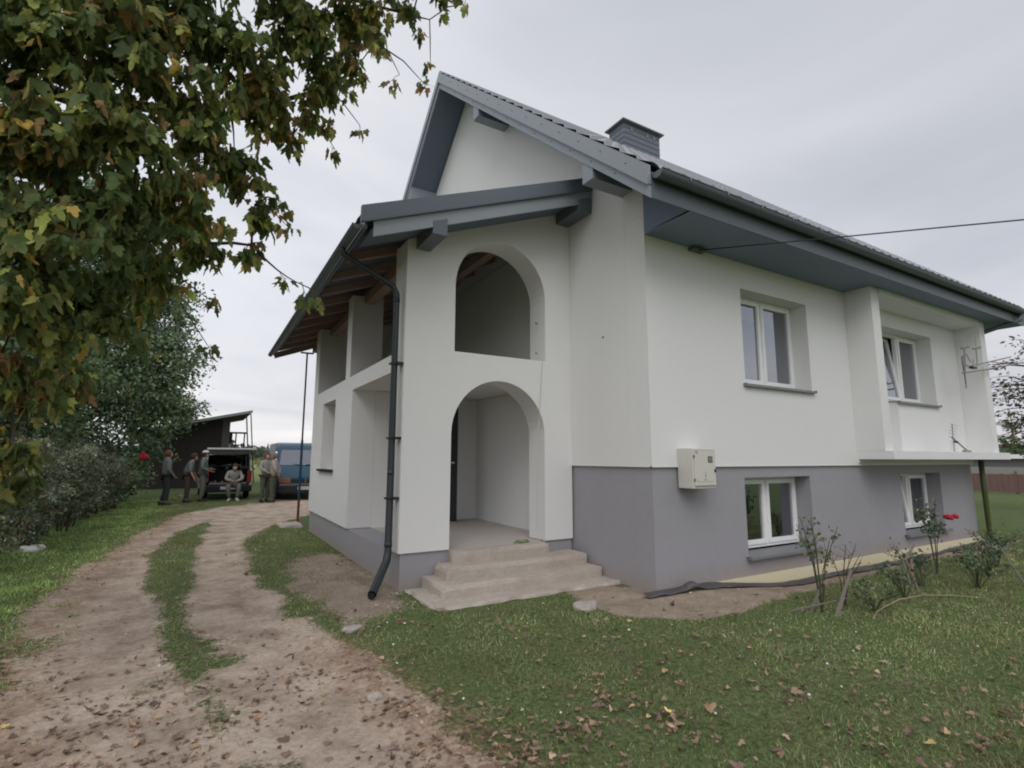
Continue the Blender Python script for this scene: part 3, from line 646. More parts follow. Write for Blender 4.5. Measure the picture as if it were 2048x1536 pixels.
# --- porch
def arch(x0, x1, z0, zs_, za, n=22, zs_r=None, p=2.0):
    pts = [(x0, z0), (x1, z0)]
    zr = zs_r or zs_; cx = (x0 + x1) / 2; a = (x1 - x0) / 2
    for i in range(n + 1):
        t = math.pi * i / n; s = math.sin(t) ** (2 / p); c_ = math.copysign(abs(math.cos(t)) ** (2 / p), math.cos(t))
        zb = zr + (zs_ - zr) * (i / n)
        pts.append((cx + a * c_, zb + (za - zb) * s))
    return pts
PT = lambda x: 5.17 + .39 * x           # underside of porch roof
lowA = arch(-1.86, -.46, ZF, 1.80, 2.51); upA = arch(-1.835, -.44, 2.845, 3.72, 4.44)
XW = -P_
MB().prism([(XW, ZF + .015), (-1.86, ZF + .015)] + [lowA[0]][:0] + [(-1.86, ZF + .015)][:0] +
           [p for p in lowA[:1:-1]] + [(-.46, ZF + .015), (-.002, ZF + .015), (-.002, PT(0)), (XW, PT(XW))],
           fy(Y1), 0, .40, [upA]).build('wall', M['stucco'], house)
def porch_side():
    PTw = PT(XW) + .03
    outer = [(Y1 + .402, ZF + .015), (1.97, ZF + .015), (1.97, 2.585), (4.06, 2.585), (4.06, ZF + .015), (Y2, ZF + .015), (Y2, PTw), (7.08, PTw), (7.08, 2.815), (4.58, 2.815), (4.58, PTw), (4.28, PTw), (4.28, 2.815), (1.97, 2.815), (1.97, PTw), (Y1 + .402, PTw)]
    win = rect(5.27, 6.41, 1.28, 2.55)
    MB().prism(outer, fx(XW), 0, .38, [win]).build('wall', M['stucco'], house)
porch_side()
# porch room walls
MB().box(-.045, -.0035, Y1 + .402, 4.448, ZF + .001, 2.584).build('inner_wall', M['stucco'], house)
g = MB(); g.box(XW + .382, -.62, 4.06, 4.36, ZF, 2.584); g.box(-.72, -.62, 4.362, 4.45, ZF, 2.584); g.box(-.72, -.002, 4.452, 4.60, ZF, 2.584); g.build('wall', M['stucco'], house)
g = MB(); g.box(XW + .382, -.002, Y2 - .38, Y2, ZF + .015, 4.35); g.build('wall', M['stucco'], house)
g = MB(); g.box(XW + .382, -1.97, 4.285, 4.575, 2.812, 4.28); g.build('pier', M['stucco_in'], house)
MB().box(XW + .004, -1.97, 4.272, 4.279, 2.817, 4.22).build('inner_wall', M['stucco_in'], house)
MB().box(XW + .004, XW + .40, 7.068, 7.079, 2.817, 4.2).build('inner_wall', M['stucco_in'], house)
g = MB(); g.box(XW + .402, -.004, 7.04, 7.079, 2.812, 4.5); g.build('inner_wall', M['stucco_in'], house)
MB().box(-.05, -.003, Y1 + .402, 7.03, 2.812, 4.95).build('inner_wall', M['stucco_dark'], house)  # upper porch wall, a little greyer than the white render
MB().box(XW + .384, -.004, Y1 + .402, Y2 - .384, 2.59, 2.81).build('terrace_slab', M['stucco'], house)
# room behind the little opening
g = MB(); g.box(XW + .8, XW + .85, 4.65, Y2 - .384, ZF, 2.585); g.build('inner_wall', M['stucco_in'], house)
# porch door (dark, in the back wall)
d = MB().box(-1.62, -.625, 4.03, 4.058, ZF + .02, 2.40).build('door', M['door'], house, bevel=.004)
MB().box(-.80, -.70, 3.99, 4.03, 1.40, 1.43).build('handle', M['chrome'], d)
# porch base and floor
g = MB(); g.box(XW + .03, -.002, Y1 + .03, Y2 - .02, -.3, ZF - .02); g.build('plinth', M['plinth'], house)
MB().box(XW + .031, XW + .40, Y1 + .402, 4.06, ZF - .02, ZF - .003).build('plinth', M['plinth'], house); g = MB(); g.box(XW + .031, -1.86, Y1 + .031, Y1 + .402, ZF - .0199, ZF + .0145); g.build('plinth', M['plinth'], house); g = MB(); g.box(-.46, -.003, Y1 + .031, Y1 + .402, ZF - .0199, ZF + .0145); g.build('plinth', M['plinth'], house); g = MB(); g.box(XW + .031, XW + .40, 4.062, Y2 - .021, ZF - .0199, ZF + .0145); g.build('plinth', M['plinth'], house)
g = MB(); g.box(XW + .402, -.004, Y1 + .10, 4.45, ZF - .019, ZF); g.box(-1.858, -.462, Y1 + .005, Y1 + .0995, ZF - .1, ZF - .002); g.build('porch_floor', M['floor'], house)
g = MB(); g.box(XW - .05, XW + .1, 5.20, 6.48, 1.262, 1.282); g.box(XW - .055, XW - .045, 5.20, 6.48, 1.24, 1.283); g.build('window_sill', M['black'], house)

# rough concrete step
def rough_box(x0, x1, y0, y1, z0, z1, step=.04, amp=.008, chip=.03, seed=0):
    bm = bmesh.new()
    nx_, ny_, nz_ = [max(2, int((b - a) / step)) for a, b in ((x0, x1), (y0, y1), (z0, z1))]
    idx = {}
    def vt(i, j, k):
        key = (i, j, k)
        if key not in idx:
            p = Vector((x0 + (x1 - x0) * i / nx_, y0 + (y1 - y0) * j / ny_, z0 + (z1 - z0) * k / nz_))
            q = p * 6 + Vector((seed * 7, 0, 0)); dn = noise.noise_vector(q) * amp + noise.noise_vector(q * 4) * amp * .4
            edges = (i in (0, nx_)) + (j in (0, ny_)) + (k == nz_)
            cpt = 0
            if edges >= 2: cpt = chip * max(0, noise.noise(p * 3.1 + Vector((seed, 3, 1))) + .25) + .004
            c = Vector(((x0 + x1) / 2, (y0 + y1) / 2, (z0 + z1) / 2)); inn = Vector((0, 0, 0))
            if i in (0, nx_): inn.x = 1 if i == 0 else -1
            if j in (0, ny_): inn.y = 1 if j == 0 else -1
            if k == nz_: inn.z = -1
            idx[key] = bm.verts.new(p + dn + inn * cpt)
        return idx[key]
    def face(a, b, c, d):
        bm.faces.new((a, b, c, d))
    for i in range(nx_):
        for j in range(ny_):
            face(vt(i, j, nz_), vt(i + 1, j, nz_), vt(i + 1, j + 1, nz_), vt(i, j + 1, nz_)); face(vt(i, j, 0), vt(i, j + 1, 0), vt(i + 1, j + 1, 0), vt(i + 1, j, 0))
    for i in range(nx_):
        for k in range(nz_):
            face(vt(i, 0, k), vt(i + 1, 0, k), vt(i + 1, 0, k + 1), vt(i, 0, k + 1)); face(vt(i, ny_, k), vt(i, ny_, k + 1), vt(i + 1, ny_, k + 1), vt(i + 1, ny_, k))
    for j in range(ny_):
        for k in range(nz_):
            face(vt(0, j, k), vt(0, j, k + 1), vt(0, j + 1, k + 1), vt(0, j + 1, k)); face(vt(nx_, j, k), vt(nx_, j + 1, k), vt(nx_, j + 1, k + 1), vt(nx_, j, k + 1))
    b = MB(); b.bm.free(); b.bm = bm; return b
for (a, b_, c, d_, e, f, s) in ((-2.20, -.0, .91, 1.56, -.1, .135, 1), (-2.05, -.05, 1.16, 1.562, .12, .265, 2), (-1.86, -.47, 1.42, 1.60, .25, ZF + .004, 3), (-2.40, .12, .60, 1.55, -.12, .012, 4)):
    rough_box(a, b_, c, d_, e, f, .04, .007 if s < 4 else .012, .03 if s < 4 else .06, s).build('step', M['concrete'], house, smooth=False)

# --- windows
def window(x0, x1, z0, z1, y, tilt=False, left_only=False):
    """two-sash white pvc window: frame > sashes, panes"""
    t = .055; xm = (x0 + x1) / 2
    g = MB(); g.box(x0, x1, y, y + .07, z0, z0 + t); g.box(x0, x1, y, y + .07, z1 - t, z1); g.box(x0, x0 + t, y, y + .07, z0 + t, z1 - t); g.box(x1 - t, x1, y, y + .07, z0 + t, z1 - t)
    g.box(xm - .03, xm + .03, y + .002, y + .068, z0 + t, z1 - t)
    fr = g.build('window', M['pvc'], house, bevel=.004)
    for k, (a, b) in enumerate(((x0 + t - .012, xm - .018), (xm + .018, x1 - t + .012))):
        Mx = Matrix.Identity(4); zz0, zz1 = z0 + t - .012, z1 - t + .012
        if tilt and k == 0: Mx = Matrix.Translation((0, y, zz0)) @ Matrix.Rotation(R(-7), 4, 'X') @ Matrix.Translation((0, -y, -zz0))
        s = .06; g = MB()
        g.box(a, b, y - .018, y + .04, zz0, zz0 + s, Mx); g.box(a, b, y - .018, y + .04, zz1 - s, zz1, Mx); g.box(a, a + s, y - .018, y + .04, zz0 + s, zz1 - s, Mx); g.box(b - s, b, y - .018, y + .04, zz0 + s, zz1 - s, Mx)
        g.build('sash', M['pvc'], fr, bevel=.004)
        g = MB(); g.quad([Mx @ Vector(p) for p in ((a + s, y + .012, zz0 + s), (b - s, y + .012, zz0 + s), (b - s, y + .012, zz1 - s), (a + s, y + .012, zz1 - s))]); g.build('pane', M['glass'], fr)
    return fr
WY = .26
w = window(WIN1[0], WIN1[1], WIN1[2] + .03, WIN1[3], WY)
def curtain(par, x0, x1, z0, z1, y, amp=.02, scal=False):
    n = 60; V = []; F = []
    for i in range(n + 1):
        x = x0 + (x1 - x0) * i / n; yy = y + amp * math.sin(i * 1.3) + amp * .5 * math.sin(i * .47)
        zb = z0 + (.06 * abs(math.sin(i * .26)) if scal else 0)
        V += [(x, yy, z1), (x, yy, zb)]
    F = [(2 * i, 2 * i + 1, 2 * i + 3, 2 * i + 2) for i in range(n)]
    return np_mesh('curtain', V, F, M['curtain'], par)
curtain(w, 1.9, 3.3, 3.58, 3.84, .52, .012, True)
window(6.0, 7.54, WIN1[2] + .03, 3.84, WY, tilt=True)
w = window(BW1[0], BW1[1], BW1[2] + .05, BW1[3], WY); curtain(w, 1.8, 2.5, .28, 1.2, .60, .02)
window(BW2[0], BW2[1], BW2[2] + .05, BW2[3], WY, tilt=True)
# balcony door beside the window in the niche
g = MB(); g.box(5.05, 5.98, WY, WY + .07, 1.626, 1.70); g.box(5.05, 5.98, WY, WY + .07, 3.77, 3.838); g.box(5.05, 5.13, WY, WY + .07, 1.70, 3.77); g.box(5.90, 5.98, WY, WY + .07, 1.70, 3.77); g.box(5.13, 5.90, WY, WY + .07, 2.45, 2.55)
dr = g.build('balcony_door', M['pvc'], house, bevel=.004)
g = MB(); g.box(5.13, 5.90, WY + .02, WY + .05, 1.70, 2.45); g.build('panel', M['pvc'], dr)
g = MB(); g.quad([(5.13, WY + .03, 2.55), (5.90, WY + .03, 2.55), (5.90, WY + .03, 3.77), (5.13, WY + .03, 3.77)]); g.build('pane', M['glass'], dr)
def sill(x0, x1, z, y1=.25, m='sill'):
    g = MB(); g.prism([(y1, z + .025), (-.055, z), (-.055, z - .032), (-.045, z - .032), (-.045, z - .008), (y1, z + .012)], lambda u, v, d: (d, u, v), x0, x1)
    g.box(x0 - .006, x0 + .004, -.058, .0, z - .03, z + .012); g.box(x1 - .004, x1 + .006, -.058, .0, z - .03, z + .012)
    g.build('window_sill', M[m], house)
sill(WIN1[0] - .04, WIN1[1] + .03, WIN1[2] + .004); sill(6.0 - .02, 7.58, WIN1[2] + .004)
sill(BW1[0] - .05, BW1[1] + .05, BW1[2] + .004, m='sill'); sill(BW2[0] - .05, BW2[1] + .05, BW2[2] + .004)

# --- balcony with side fins
MB().box(4.5, 9.06, -.52, -.002, 1.495, 1.622).build('balcony_slab', M['stucco'], house)
MB().box(4.5, L_ - .0, -.02, .028, 1.44, 1.4945).build('balcony_slab', M['stucco'], house)
MB().box(4.5, 4.74, -.41, -.002, 1.624, ZS - .002).build('side_wall', M['stucco'], house)
MB().box(8.66, 8.90, -.41, -.002, 1.624, ZS - .002).build('side_wall', M['stucco'], house)
MB().box(4.742, 8.658, -.43, -.002, 4.13, ZS - .002).build('balcony_ceiling', M['stucco'], house)
# insulation board at the foot of the wall
g = MB(); g.box(.45, L_ + .0, -.004, .029, -.38, .0); g.build('insulation_board', M['foam'], house)

# --- roof
def tile_sheet(sgn):
    xs = np.arange(-OG, RL + .001, .033); ys = []; zs = []
    # profile down the slope with small steps every 0.35 m
    y0 = W_ / 2; yend = -OE - .04; s = 0.; st = .35 / math.hypot(1, SL)
    y = y0; k = 0
    while y > yend:
        ya = y; yb = max(y - st, yend)
        for f in (0, .5, .97): ys.append(ya + (yb - ya) * f); zs.append(.0 + .042 * f)
        y = yb
    ys = np.array(ys); zs = np.array(zs)
    X, Yv = np.meshgrid(xs, ys); Z = 9.75 - SL * (W_ / 2 - Yv) + zs[:, None] + .055 * np.abs(np.sin(X * math.pi / .24)) ** .9
    if sgn < 0: Yv = W_ - Yv
    ny2, nx2 = X.shape; i = np.arange(nx2 * ny2).reshape(ny2, nx2)
    F = np.stack([i[:-1, :-1], i[:-1, 1:], i[1:, 1:], i[1:, :-1]], -1).reshape(-1, 4)
    return np.stack([X.ravel(), Yv.ravel(), Z.ravel()], 1), F
roof = MB()
yl = [(-OE, rtop(-OE) - .30), (-OE, rtop(-OE) - .02), (W_ / 2, rtop(W_ / 2) - .02), (W_ + OE, rtop(-OE) - .02), (W_ + OE, rtop(-OE) - .30), (W_ / 2, rbot(W_ / 2))]
roof.prism([(y, z + (.002 if z < 9.5 else 0)) for y, z in [(-OE + .02, rtop(-OE + .02) - .30), (-OE + .02, rtop(-OE + .02) - .03), (W_ / 2, rtop(W_ / 2) - .03), (W_ + OE - .02, rtop(-OE + .02) - .03), (W_ + OE - .02, rtop(-OE + .02) - .30), (W_ / 2, rbot(W_ / 2) + .03)]], fx(-OG + .02), 0, RL + OG - .04)
roof = roof.build('roof', M['soffit'], house)
for s_ in (1, -1):
    V_, F_ = tile_sheet(s_); np_mesh('roof_tiles', V_, F_, M['roof_tile'], roof, smooth=False)
g = MB(); g.tube([(-OG - .02, W_ / 2, 9.755), (RL, W_ / 2, 9.755)], .075, 12); g.build('ridge_cap', M['metal_grey'], roof, True)
def rake(x, sg):
    # upper flashing band and lower board following both slopes
    for nm, o0, o1, dx, mm in (('verge_flashing', -.01 + .055, -.175, .03, 'metal_grey'), ('bargeboard', -.176, -.325, .012, 'fascia'), ('bead', -.170, -.186, .042, 'roof_tile')):
        g = MB(); ye = -OE - .02; z = lambda y, o: 9.75 - SL * abs(y - W_ / 2) + o
        g.prism([(ye, z(ye, o0)), (W_ / 2, z(W_ / 2, o0)), (W_ - ye, z(ye, o0)), (W_ - ye, z(ye, o1)), (W_ / 2, z(W_ / 2, o1)), (ye, z(ye, o1))], fx(x), -dx * sg, .018 * sg)
        g.build(nm, M[mm], roof)
rake(-OG, 1); rake(RL, -1)
for k in range(14):      # verge screws
    y = -OE + .3 + k * .42
    MB().sphere((-OG - .032, y, 9.75 - SL * (W_ / 2 - y) - .06), .008, 6).build('screw', M['black'], roof); MB().sphere((-OG - .014, y + .2, 9.75 - SL * (W_ / 2 - y - .2) - .25), .008, 6).build('screw', M['black'], roof)
# clad purlin ends under the verge
for y, zt in ((3.45, None), (.28, None), (W_ - 3.45, None), (W_ - .28, None)):
    sgn = 1 if y < W_ / 2 else -1
    a, b = y - .10, y + .10; z = lambda q: 9.75 - SL * abs(q - W_ / 2) - .326
    MB().prism([(a, z(a)), (b, z(b)), (b, min(z(a), z(b)) - .13), (a, min(z(a), z(b)) - .13)], fx(-OG + .0), 0, OG - .002).build('purlin', M['fascia'], roof)
# boxed eave
g = MB(); g.box(0.001, RL - .02, -OE + .0, -.001, ZS, ZS + .02); g.prism([(-OE, ZS + .021), (-.001, ZS + .021), (-.001, rbot(0)), (-OE, rbot(-OE) + .03)], fx(.0), 0, .02)
g.build('soffit', M['soffit_panel'], roof)
g = MB(); g.box(-OG + .02, RL, -OE - .018, -OE - .001, ZS - .012, rtop(-OE) - .05); g.build('fascia_board', M['gutter'], roof)
def gutter(name, pts_axis, r, mt, parent):
    """half-round trough along a segment"""
    a, b = [Vector(p) for p in pts_axis]; d = (b - a).normalized(); side = d.cross(Vector((0, 0, 1))).normalized()
    bm = bmesh.new(); rings = []
    for p in (a, b):
        ring = []
        for k in range(13):
            t = math.pi * k / 12; ring.append(bm.verts.new(p + side * math.cos(t) * r + Vector((0, 0, -math.sin(t) * r))))
        for k in range(12, -1, -1):
            t = math.pi * k / 12; ring.append(bm.verts.new(p + side * math.cos(t) * (r - .006) + Vector((0, 0, -math.sin(t) * (r - .006) + .002))))
        rings.append(ring)
    n = len(rings[0])
    for k in range(n): bm.faces.new((rings[0][k], rings[0][(k + 1) % n], rings[1][(k + 1) % n], rings[1][k]))
    for rg, rv in ((rings[0], 1), (rings[1], 0)):
        f = rg[:13]; bm.faces.new(f if rv else f[::-1])
    m = MB(); m.bm.free(); m.bm = bm
    for s_ in (1, -1): m.tube([a + side * r * s_, b + side * r * s_], .009, 6)
    return m.build(name, M[mt], parent, False)
gt = gutter('gutter', ((-OG + .03, -OE - .10, rtop(-OE) - .07), (RL - .02, -OE - .10, rtop(-OE) - .09)), .075, 'gutter', house)
x = -.2
while x < RL: MB().prism([(-OE - .02, rtop(-OE) - .058), (-OE - .184, rtop(-OE) - .058), (-OE - .184, rtop(-OE) - .10), (-OE - .178, rtop(-OE) - .10), (-OE - .178, rtop(-OE) - .066), (-OE - .02, rtop(-OE) - .066)], lambda u, v, d: (d, u, v), x, x + .014).build('bracket', M['metal_grey'], gt); x += .62
# chimney
ch = MB().box(4.2, 5.45, 4.75, 5.28, 9.0, 10.06).build('chimney', M['dark_metal'], roof)
g = MB()
for k in range(6):
    z0 = 9.2 + k * .145
    g.prism([(4.736, z0 + .0), (4.749, z0 + .0), (4.749, z0 + .135), (4.744, z0 + .135)], lambda u, v, d: (d, u, v), 4.19, 5.46)
    g.prism([(4.186, z0), (4.199, z0), (4.199, z0 + .135), (4.194, z0 + .135)], lambda u, v, d: (u, d, v), 4.737, 5.29)
g.build('cladding', M['dark_metal'], ch)
for x in (4.42, 4.98, 5.22): MB().box(x, x + .07, 4.728, 4.733, 9.86, 9.98).build('vent', M['sill'], ch)
MB().box(4.10, 5.56, 4.65, 5.38, 10.062, 10.10).build('cap', M['sill'], ch, bevel=.01)

# --- porch roof (lean-to)
PY0, PY1 = .985, 9.55; PX = -3.19
pr = MB().prism([(PX + .04, PT(PX + .04) + .14), (-.002, PT(-.002) + .14), (-.002, PT(-.002) + .20), (PX + .04, PT(PX + .04) + .20)], lambda u, v, d: (u, d, v), PY0 + .04, PY1 - .03).build('porch_roof', M['deck'], house)
# tiles
xs = np.arange(PX, .0, .06); ys = np.arange(PY0, PY1, .0365)
X, Yv = np.meshgrid(xs, ys); Z = 5.17 + .39 * X + .235 + .02 * np.abs(np.sin(Yv * math.pi / .19)) ** .7 - .025 * (((X - PX) / .33) % 1)
i = np.arange(X.size).reshape(X.shape); F = np.stack([i[:-1, :-1], i[:-1, 1:], i[1:, 1:], i[1:, :-1]], -1).reshape(-1, 4)
np_mesh('roof_tiles', np.stack([X.ravel(), Yv.ravel(), Z.ravel()], 1), F, M['roof_tile'], pr)
pf = lambda u, v, d: (u, d, v)
def slope_strip(name, x0, x1, o0, o1, y0, y1, m, par):
    return MB().prism([(x0, PT(x0) + o0), (x1, PT(x1) + o0), (x1, PT(x1) + o1), (x0, PT(x0) + o1)], pf, y0, y1).build(name, M[m], par)
slope_strip('verge_flashing', PX - .02, -.002, .115, .30, PY0 - .02, PY0 + .03, 'dark_metal', pr)
slope_strip('bargeboard', PX + .12, -.002, -.075, .108, PY0 + .002, PY0 + .03, 'metal_grey', pr)
slope_strip('bead', PX + .0, -.01, .10, .118, PY0 - .035, PY0 + .0, 'gutter', pr)
slope_strip('soffit', PX + .10, -.002, .0, .02, PY0 + .031, Y1 - .002, 'soffit', pr)
slope_strip('bargeboard', PX + .06, -.002, -.02, .13, PY1 - .04, PY1, 'wood', pr)
for x0, x1 in ((-2.38, -2.2), (-.24, -.02)):
    MB().prism([(x0, PT(x0) - .002), (x1, PT(x1) - .002), (x1, PT(x0) - .15), (x0, PT(x0) - .15)], pf, PY0 - .006, Y1 - .003).build('purlin', M['dark_metal'], pr)
y = 2.15
while y < PY1 - .1:
    x1 = -.055 if y < 7.6 else -.003
    MB().prism([(PX + .1, PT(PX + .1) + .03), (x1, PT(x1) - .02), (x1, PT(x1) + .138), (PX + .1, PT(PX + .1) + .138)], pf, y, y + .085).build('rafter', M['wood'], pr); y += .82
MB().box(-2.30, -2.14, Y1 + .41, 9.2, PT(-2.3) - .17, PT(-2.3) - .02).build('beam', M['wood'], pr)
MB().box(-.9, -.76, Y1 + .41, 7.03, PT(-.9) - .17, PT(-.9) - .02).build('beam', M['wood'], pr)
MB().prism([(PX + .03, PT(PX) + .06), (PX + .055, PT(PX) + .06), (PX + .055, PT(PX) + .20), (PX + .03, PT(PX) + .20)], pf, PY0 + .03, PY1 - .04).build('fascia_board', M['gutter'], pr)
pg = gutter('gutter', ((PX - .035, PY0 + .08, PT(PX) + .11), (PX - .035, PY1, PT(PX) + .09)), .05, 'gutter', pr)
g = MB(); gzz = PT(PX) + .06
g.tube([(PX - .05, 1.72, gzz), (PX - .03, 1.72, gzz - .07), (-2.62, 1.66, 3.60), (-2.575, 1.65, 3.50), (-2.575, 1.65, 2.0), (-2.575, 1.65, .42), (-2.60, 1.62, .32), (-2.86, 1.24, .07)], [.037, .037, .037, .038, .040, .043, .046, .048], 16, cap=False)
g.tube([(-2.86, 1.24, .07), (-2.862, 1.237, .069)], .050, 16, cap=False)
for z in (3.40, 1.3, .48): g.tube([(-2.575, 1.65, z), (-2.575, 1.65, z + .05)], .042 if z > 1 else .046, 16)
dp = g.build('downspout', M['pipe'], house, True)
for z in (2.62, 1.72, 1.02): MB().box(-2.63, -2.4905, 1.60, 1.70, z, z + .02).box(-2.56, -2.4908, 1.56, 1.61, z - .005, z + .025).build('bracket', M['black'], dp)
MB().tube([(-2.872, 1.222, .062), (-2.874, 1.219, .061)], .040, 16).build('opening', M['black'], dp)
# downspout at the right end: elbow from the gutter and the old lower pipe
g = MB(); g.tube([(9.55, -OE - .10, 4.40), (9.50, -.80, 4.28), (8.96, -.14, 3.98), (8.93, -.08, 3.9), (8.93, -.08, 1.75)], .045, 12); g.build('downspout', M['gutter'], house, True)
g = MB(); g.tube([(8.62, -.20, 1.49), (8.62, -.20, .9), (8.64, -.20, .06), (8.70, -.26, -.04), (9.05, -.42, -.10)], .045, 14); g.build('downspout', M['pipe_old'], house, True)
# hook screws in the arch reveal
g = MB()
for z in (2.98, 3.42): g.tube([(-.46, Y1 + .16, z), (-.50, Y1 + .16, z), (-.505, Y1 + .14, z + .015)], .007, 6)
g.tube([(-.0, .8, 3.1), (-.02, .8, 3.1)], .008, 6)
g.build('hook', M['black'], house)

# bubble membrane along the foot of the wall
def membrane():
    xs = np.arange(-.22, 8.9, .02); rows = 7; V = []; 
    for i, x in enumerate(xs):
        bump = .075 * math.exp(-((x - .45) / .10) ** 2) + .02 * math.exp(-((x + .02) / .06) ** 2)
        wv = .03 * noise.noise(Vector((x * 1.3, 0, 5))) + .012 * noise.noise(Vector((x * 6, 0, 9)))
        for k in range(rows):
            f = k / (rows - 1); y = -.012 - .15 * f * (.8 + 1.6 * noise.noise(Vector((x * .8, 3, 0))))
            y = min(y, -.008 - .05 * f)
            if x < 0: y = y + .0
            zb = gz1(x, y - .02)
            z = zb + .012 + wv * f * .6 + (1 - f) * .03 + bump * math.sin(f * math.pi * .8) * 1.0 + .012 * (math.sin(x * 160) * .5 + .5) * (math.sin(f * 22) * .5 + .5)
            V.append((x, y, z))
    n = len(xs); i = np.arange(n * rows).reshape(n, rows)
    F = np.stack([i[:-1, :-1], i[1:, :-1], i[1:, 1:], i[:-1, 1:]], -1).reshape(-1, 4)
    o = np_mesh('foundation_membrane', V, F, M['membrane'], smooth=True)
    s = o.modifiers.new('solid', 'SOLIDIFY'); s.thickness = .006
    tag(o, 'black dimpled membrane strip lying along the foot of the long wall', 'membrane')
membrane()
# concrete slab bits by the far corner of the porch
g = rough_box(-2.95, -2.45, 8.0, 8.7, -.05, .05, .06, .012, .04, 8); tag(g.build('concrete_slab', M['concrete']), 'small concrete slab under the foot of the steel prop', 'slab')

# ------------------------------------------------------------------ small things on and around the house
def meter_box():
    t = thing('meter_box', 'cream electricity meter box on the wall above the plinth', 'meter box', (.42, 0, 1.15))
    g = MB(); g.box(0, .39, -.23, -.001, 0, .47); g.build('housing', M['box'], t, bevel=.008)
    g = MB(); g.box(.016, .376, -.246, -.231, .03, .455); dr = g.build('door', M['box'], t, bevel=.004)
    g = MB(); g.box(.245, .325, -.2475, -.2462, .30, .375); g.build('display_window', M['black'], dr)
    g = MB(); g.box(.255, .315, -.2485, -.2477, .31, .365); g.build('display', M['sill'], dr)
    g = MB(); g.box(.352, .366, -.262, -.2465, .19, .225); g.build('lock', M['black'], dr)
    g = MB(); g.box(.05, .33, -.2475, -.2462, .078, .081); g.box(.02, .37, -.2475, -.2462, .036, .040); g.box(.02, .35, -.2475, -.2462, .449, .452); g.build('groove', M['sill'], dr)
    g = MB()
    for z in (.36, .09): g.box(.004, .02, -.25, -.235, z, z + .03)
    g.sphere((.05, -.247, .10), .006, 6); g.build('hinge', M['sill'], dr)
    def text(s, x, z, size, m):
        c = bpy.data.curves.new('number', 'FONT'); c.body = s; c.size = size; c.extrude = .0006
        o = bpy.data.objects.new('tmp', c); col.objects.link(o); dg = bpy.context.evaluated_depsgraph_get(); me = bpy.data.meshes.new_from_object(o.evaluated_get(dg)); bpy.data.objects.remove(o)
        me.materials.clear(); me.materials.append(m); q = link(bpy.data.objects.new('number', me), dr); q.location = (x, -.2468, z); q.rotation_euler = (R(90), 0, 0); return q
    text('93', .032, .405, .042, M['black'])
    # warning sign with lightning mark
    g = MB(); g.prism([(.19, .165), (.207, .165), (.198, .15), (.207, .15), (.186, .12), (.192, .142), (.183, .142)], lambda u, v, d: (u, d, v), -.2472, -.2462); g.box(.170, .222, -.2472, -.2462, .098, .102); g.box(.175, .217, -.2472, -.2462, .106, .110); g.box(.165, .225, -.2472, -.2462, .187, .190)
    g.build('warning_mark', M['sill'], dr)
    return text
text_fn = meter_box()

t = thing('antenna', 'tangled aerial with two booms bolted to the white fin of the balcony', 'antenna', (7.6, -.45, 2.8))
g = MB(); g.tube([(0, -.0, 0), (0.02, 0, .30), (.03, .0, .62)], .014, 8); g.build('mast', M['steel'], t)
g = MB(); g.tube([(-.15, -.05, .38), (.6, -.03, .50), (2.2, -.06, .80)], .013, 6); g.tube([(-.08, 0, .28), (1.0, -.04, .44), (2.3, -.08, .66)], .017, 6)
g.build('boom', M['alu'], t)
g = MB()
for k in range(2):
    o = Vector((.05 + k * .55, -.02, .78 + k * .05))
    g.tube([o + Vector((-.12, 0, -.04)), o + Vector((.22, 0, .03))], .02, 6); g.tube([o, o + Vector((.06, 0, .22))], .008, 5); g.tube([o + Vector((0, 0, -.02)), o + Vector((.12, .05, -.34))], .008, 5)
g.tube([(.02, 0, .46), (.1, -.05, .42), (.3, -.03, .44), (.45, 0, .50), (.52, .02, .60)], .009, 5); g.tube([(.1, -.02, .66), (.22, -.04, .5)], .008, 5)
g.build('bracket', M['alu'], t)
MB().box(.28, .46, -.05, .02, .40, .43).build('junction', M['black'], t)
g = MB(); g.tube([(.0, .0, .05), (-.02, 0, .30), (.0, .02, .60)], .006, 5); g.build('cable', M['cable'], t)
t = thing('antenna', 'grid aerial lying on the balcony slab under the window', 'antenna', (6.9, -.40, 1.625))
g = MB(); g.tube([(0, 0, .25), (.95, .12, .02)], .016, 6); g.tube([(.7, .1, .02), (1.05, .12, .02)], .024, 6); g.build('boom', M['alu'], t)
g = MB(); g.tube([(-.02, -.02, .24), (.12, .02, .50)], .008, 5); g.tube([(.05, 0, .24), (.03, 0, .01)], .008, 5)
for k in range(5): a = k / 4; g.tube([(-.28 + .13 * a, -.05, .27 + .22 * a), (.30 + .13 * a, .05, .25 + .22 * a)], .004, 4)
for k in range(4): a = k / 3; g.tube([(-.25, -.05, .04 + .15 * a), (.32, .05, .01 + .15 * a)], .004, 4)
g.build('reflector', M['alu'], t)
MB().box(.06, .16, -.03, .02, .16, .19).build('junction', M['black'], t)

# overhead cable to the eave
g = MB(); A, B = Vector((.9, -.10, 4.19)), Vector((18.75, -6.4, 7.3)); pts = [A + (Vector((4.1, -6.0, 3.47)) - A) * f for f in np.linspace(0, 1, 8)] + [Vector((5.6, -9.5, 3.75)), Vector((8, -15, 5.2))]
g.tube(pts, .0075, 6); o = g.build('overhead_cable', M['cable'], smooth=True); tag(o, 'black service cable running from the eave to the right', 'cable')
g = MB(); g.box(.78, 1.02, -.10, -.002, 4.19, 4.225); g.tube([(.9, -.05, 4.2), (.92, -.14, 4.17)], .02, 6); tag(g.build('cable_bracket', M['gutter']), 'dark bracket holding the cable under the eave', 'bracket')
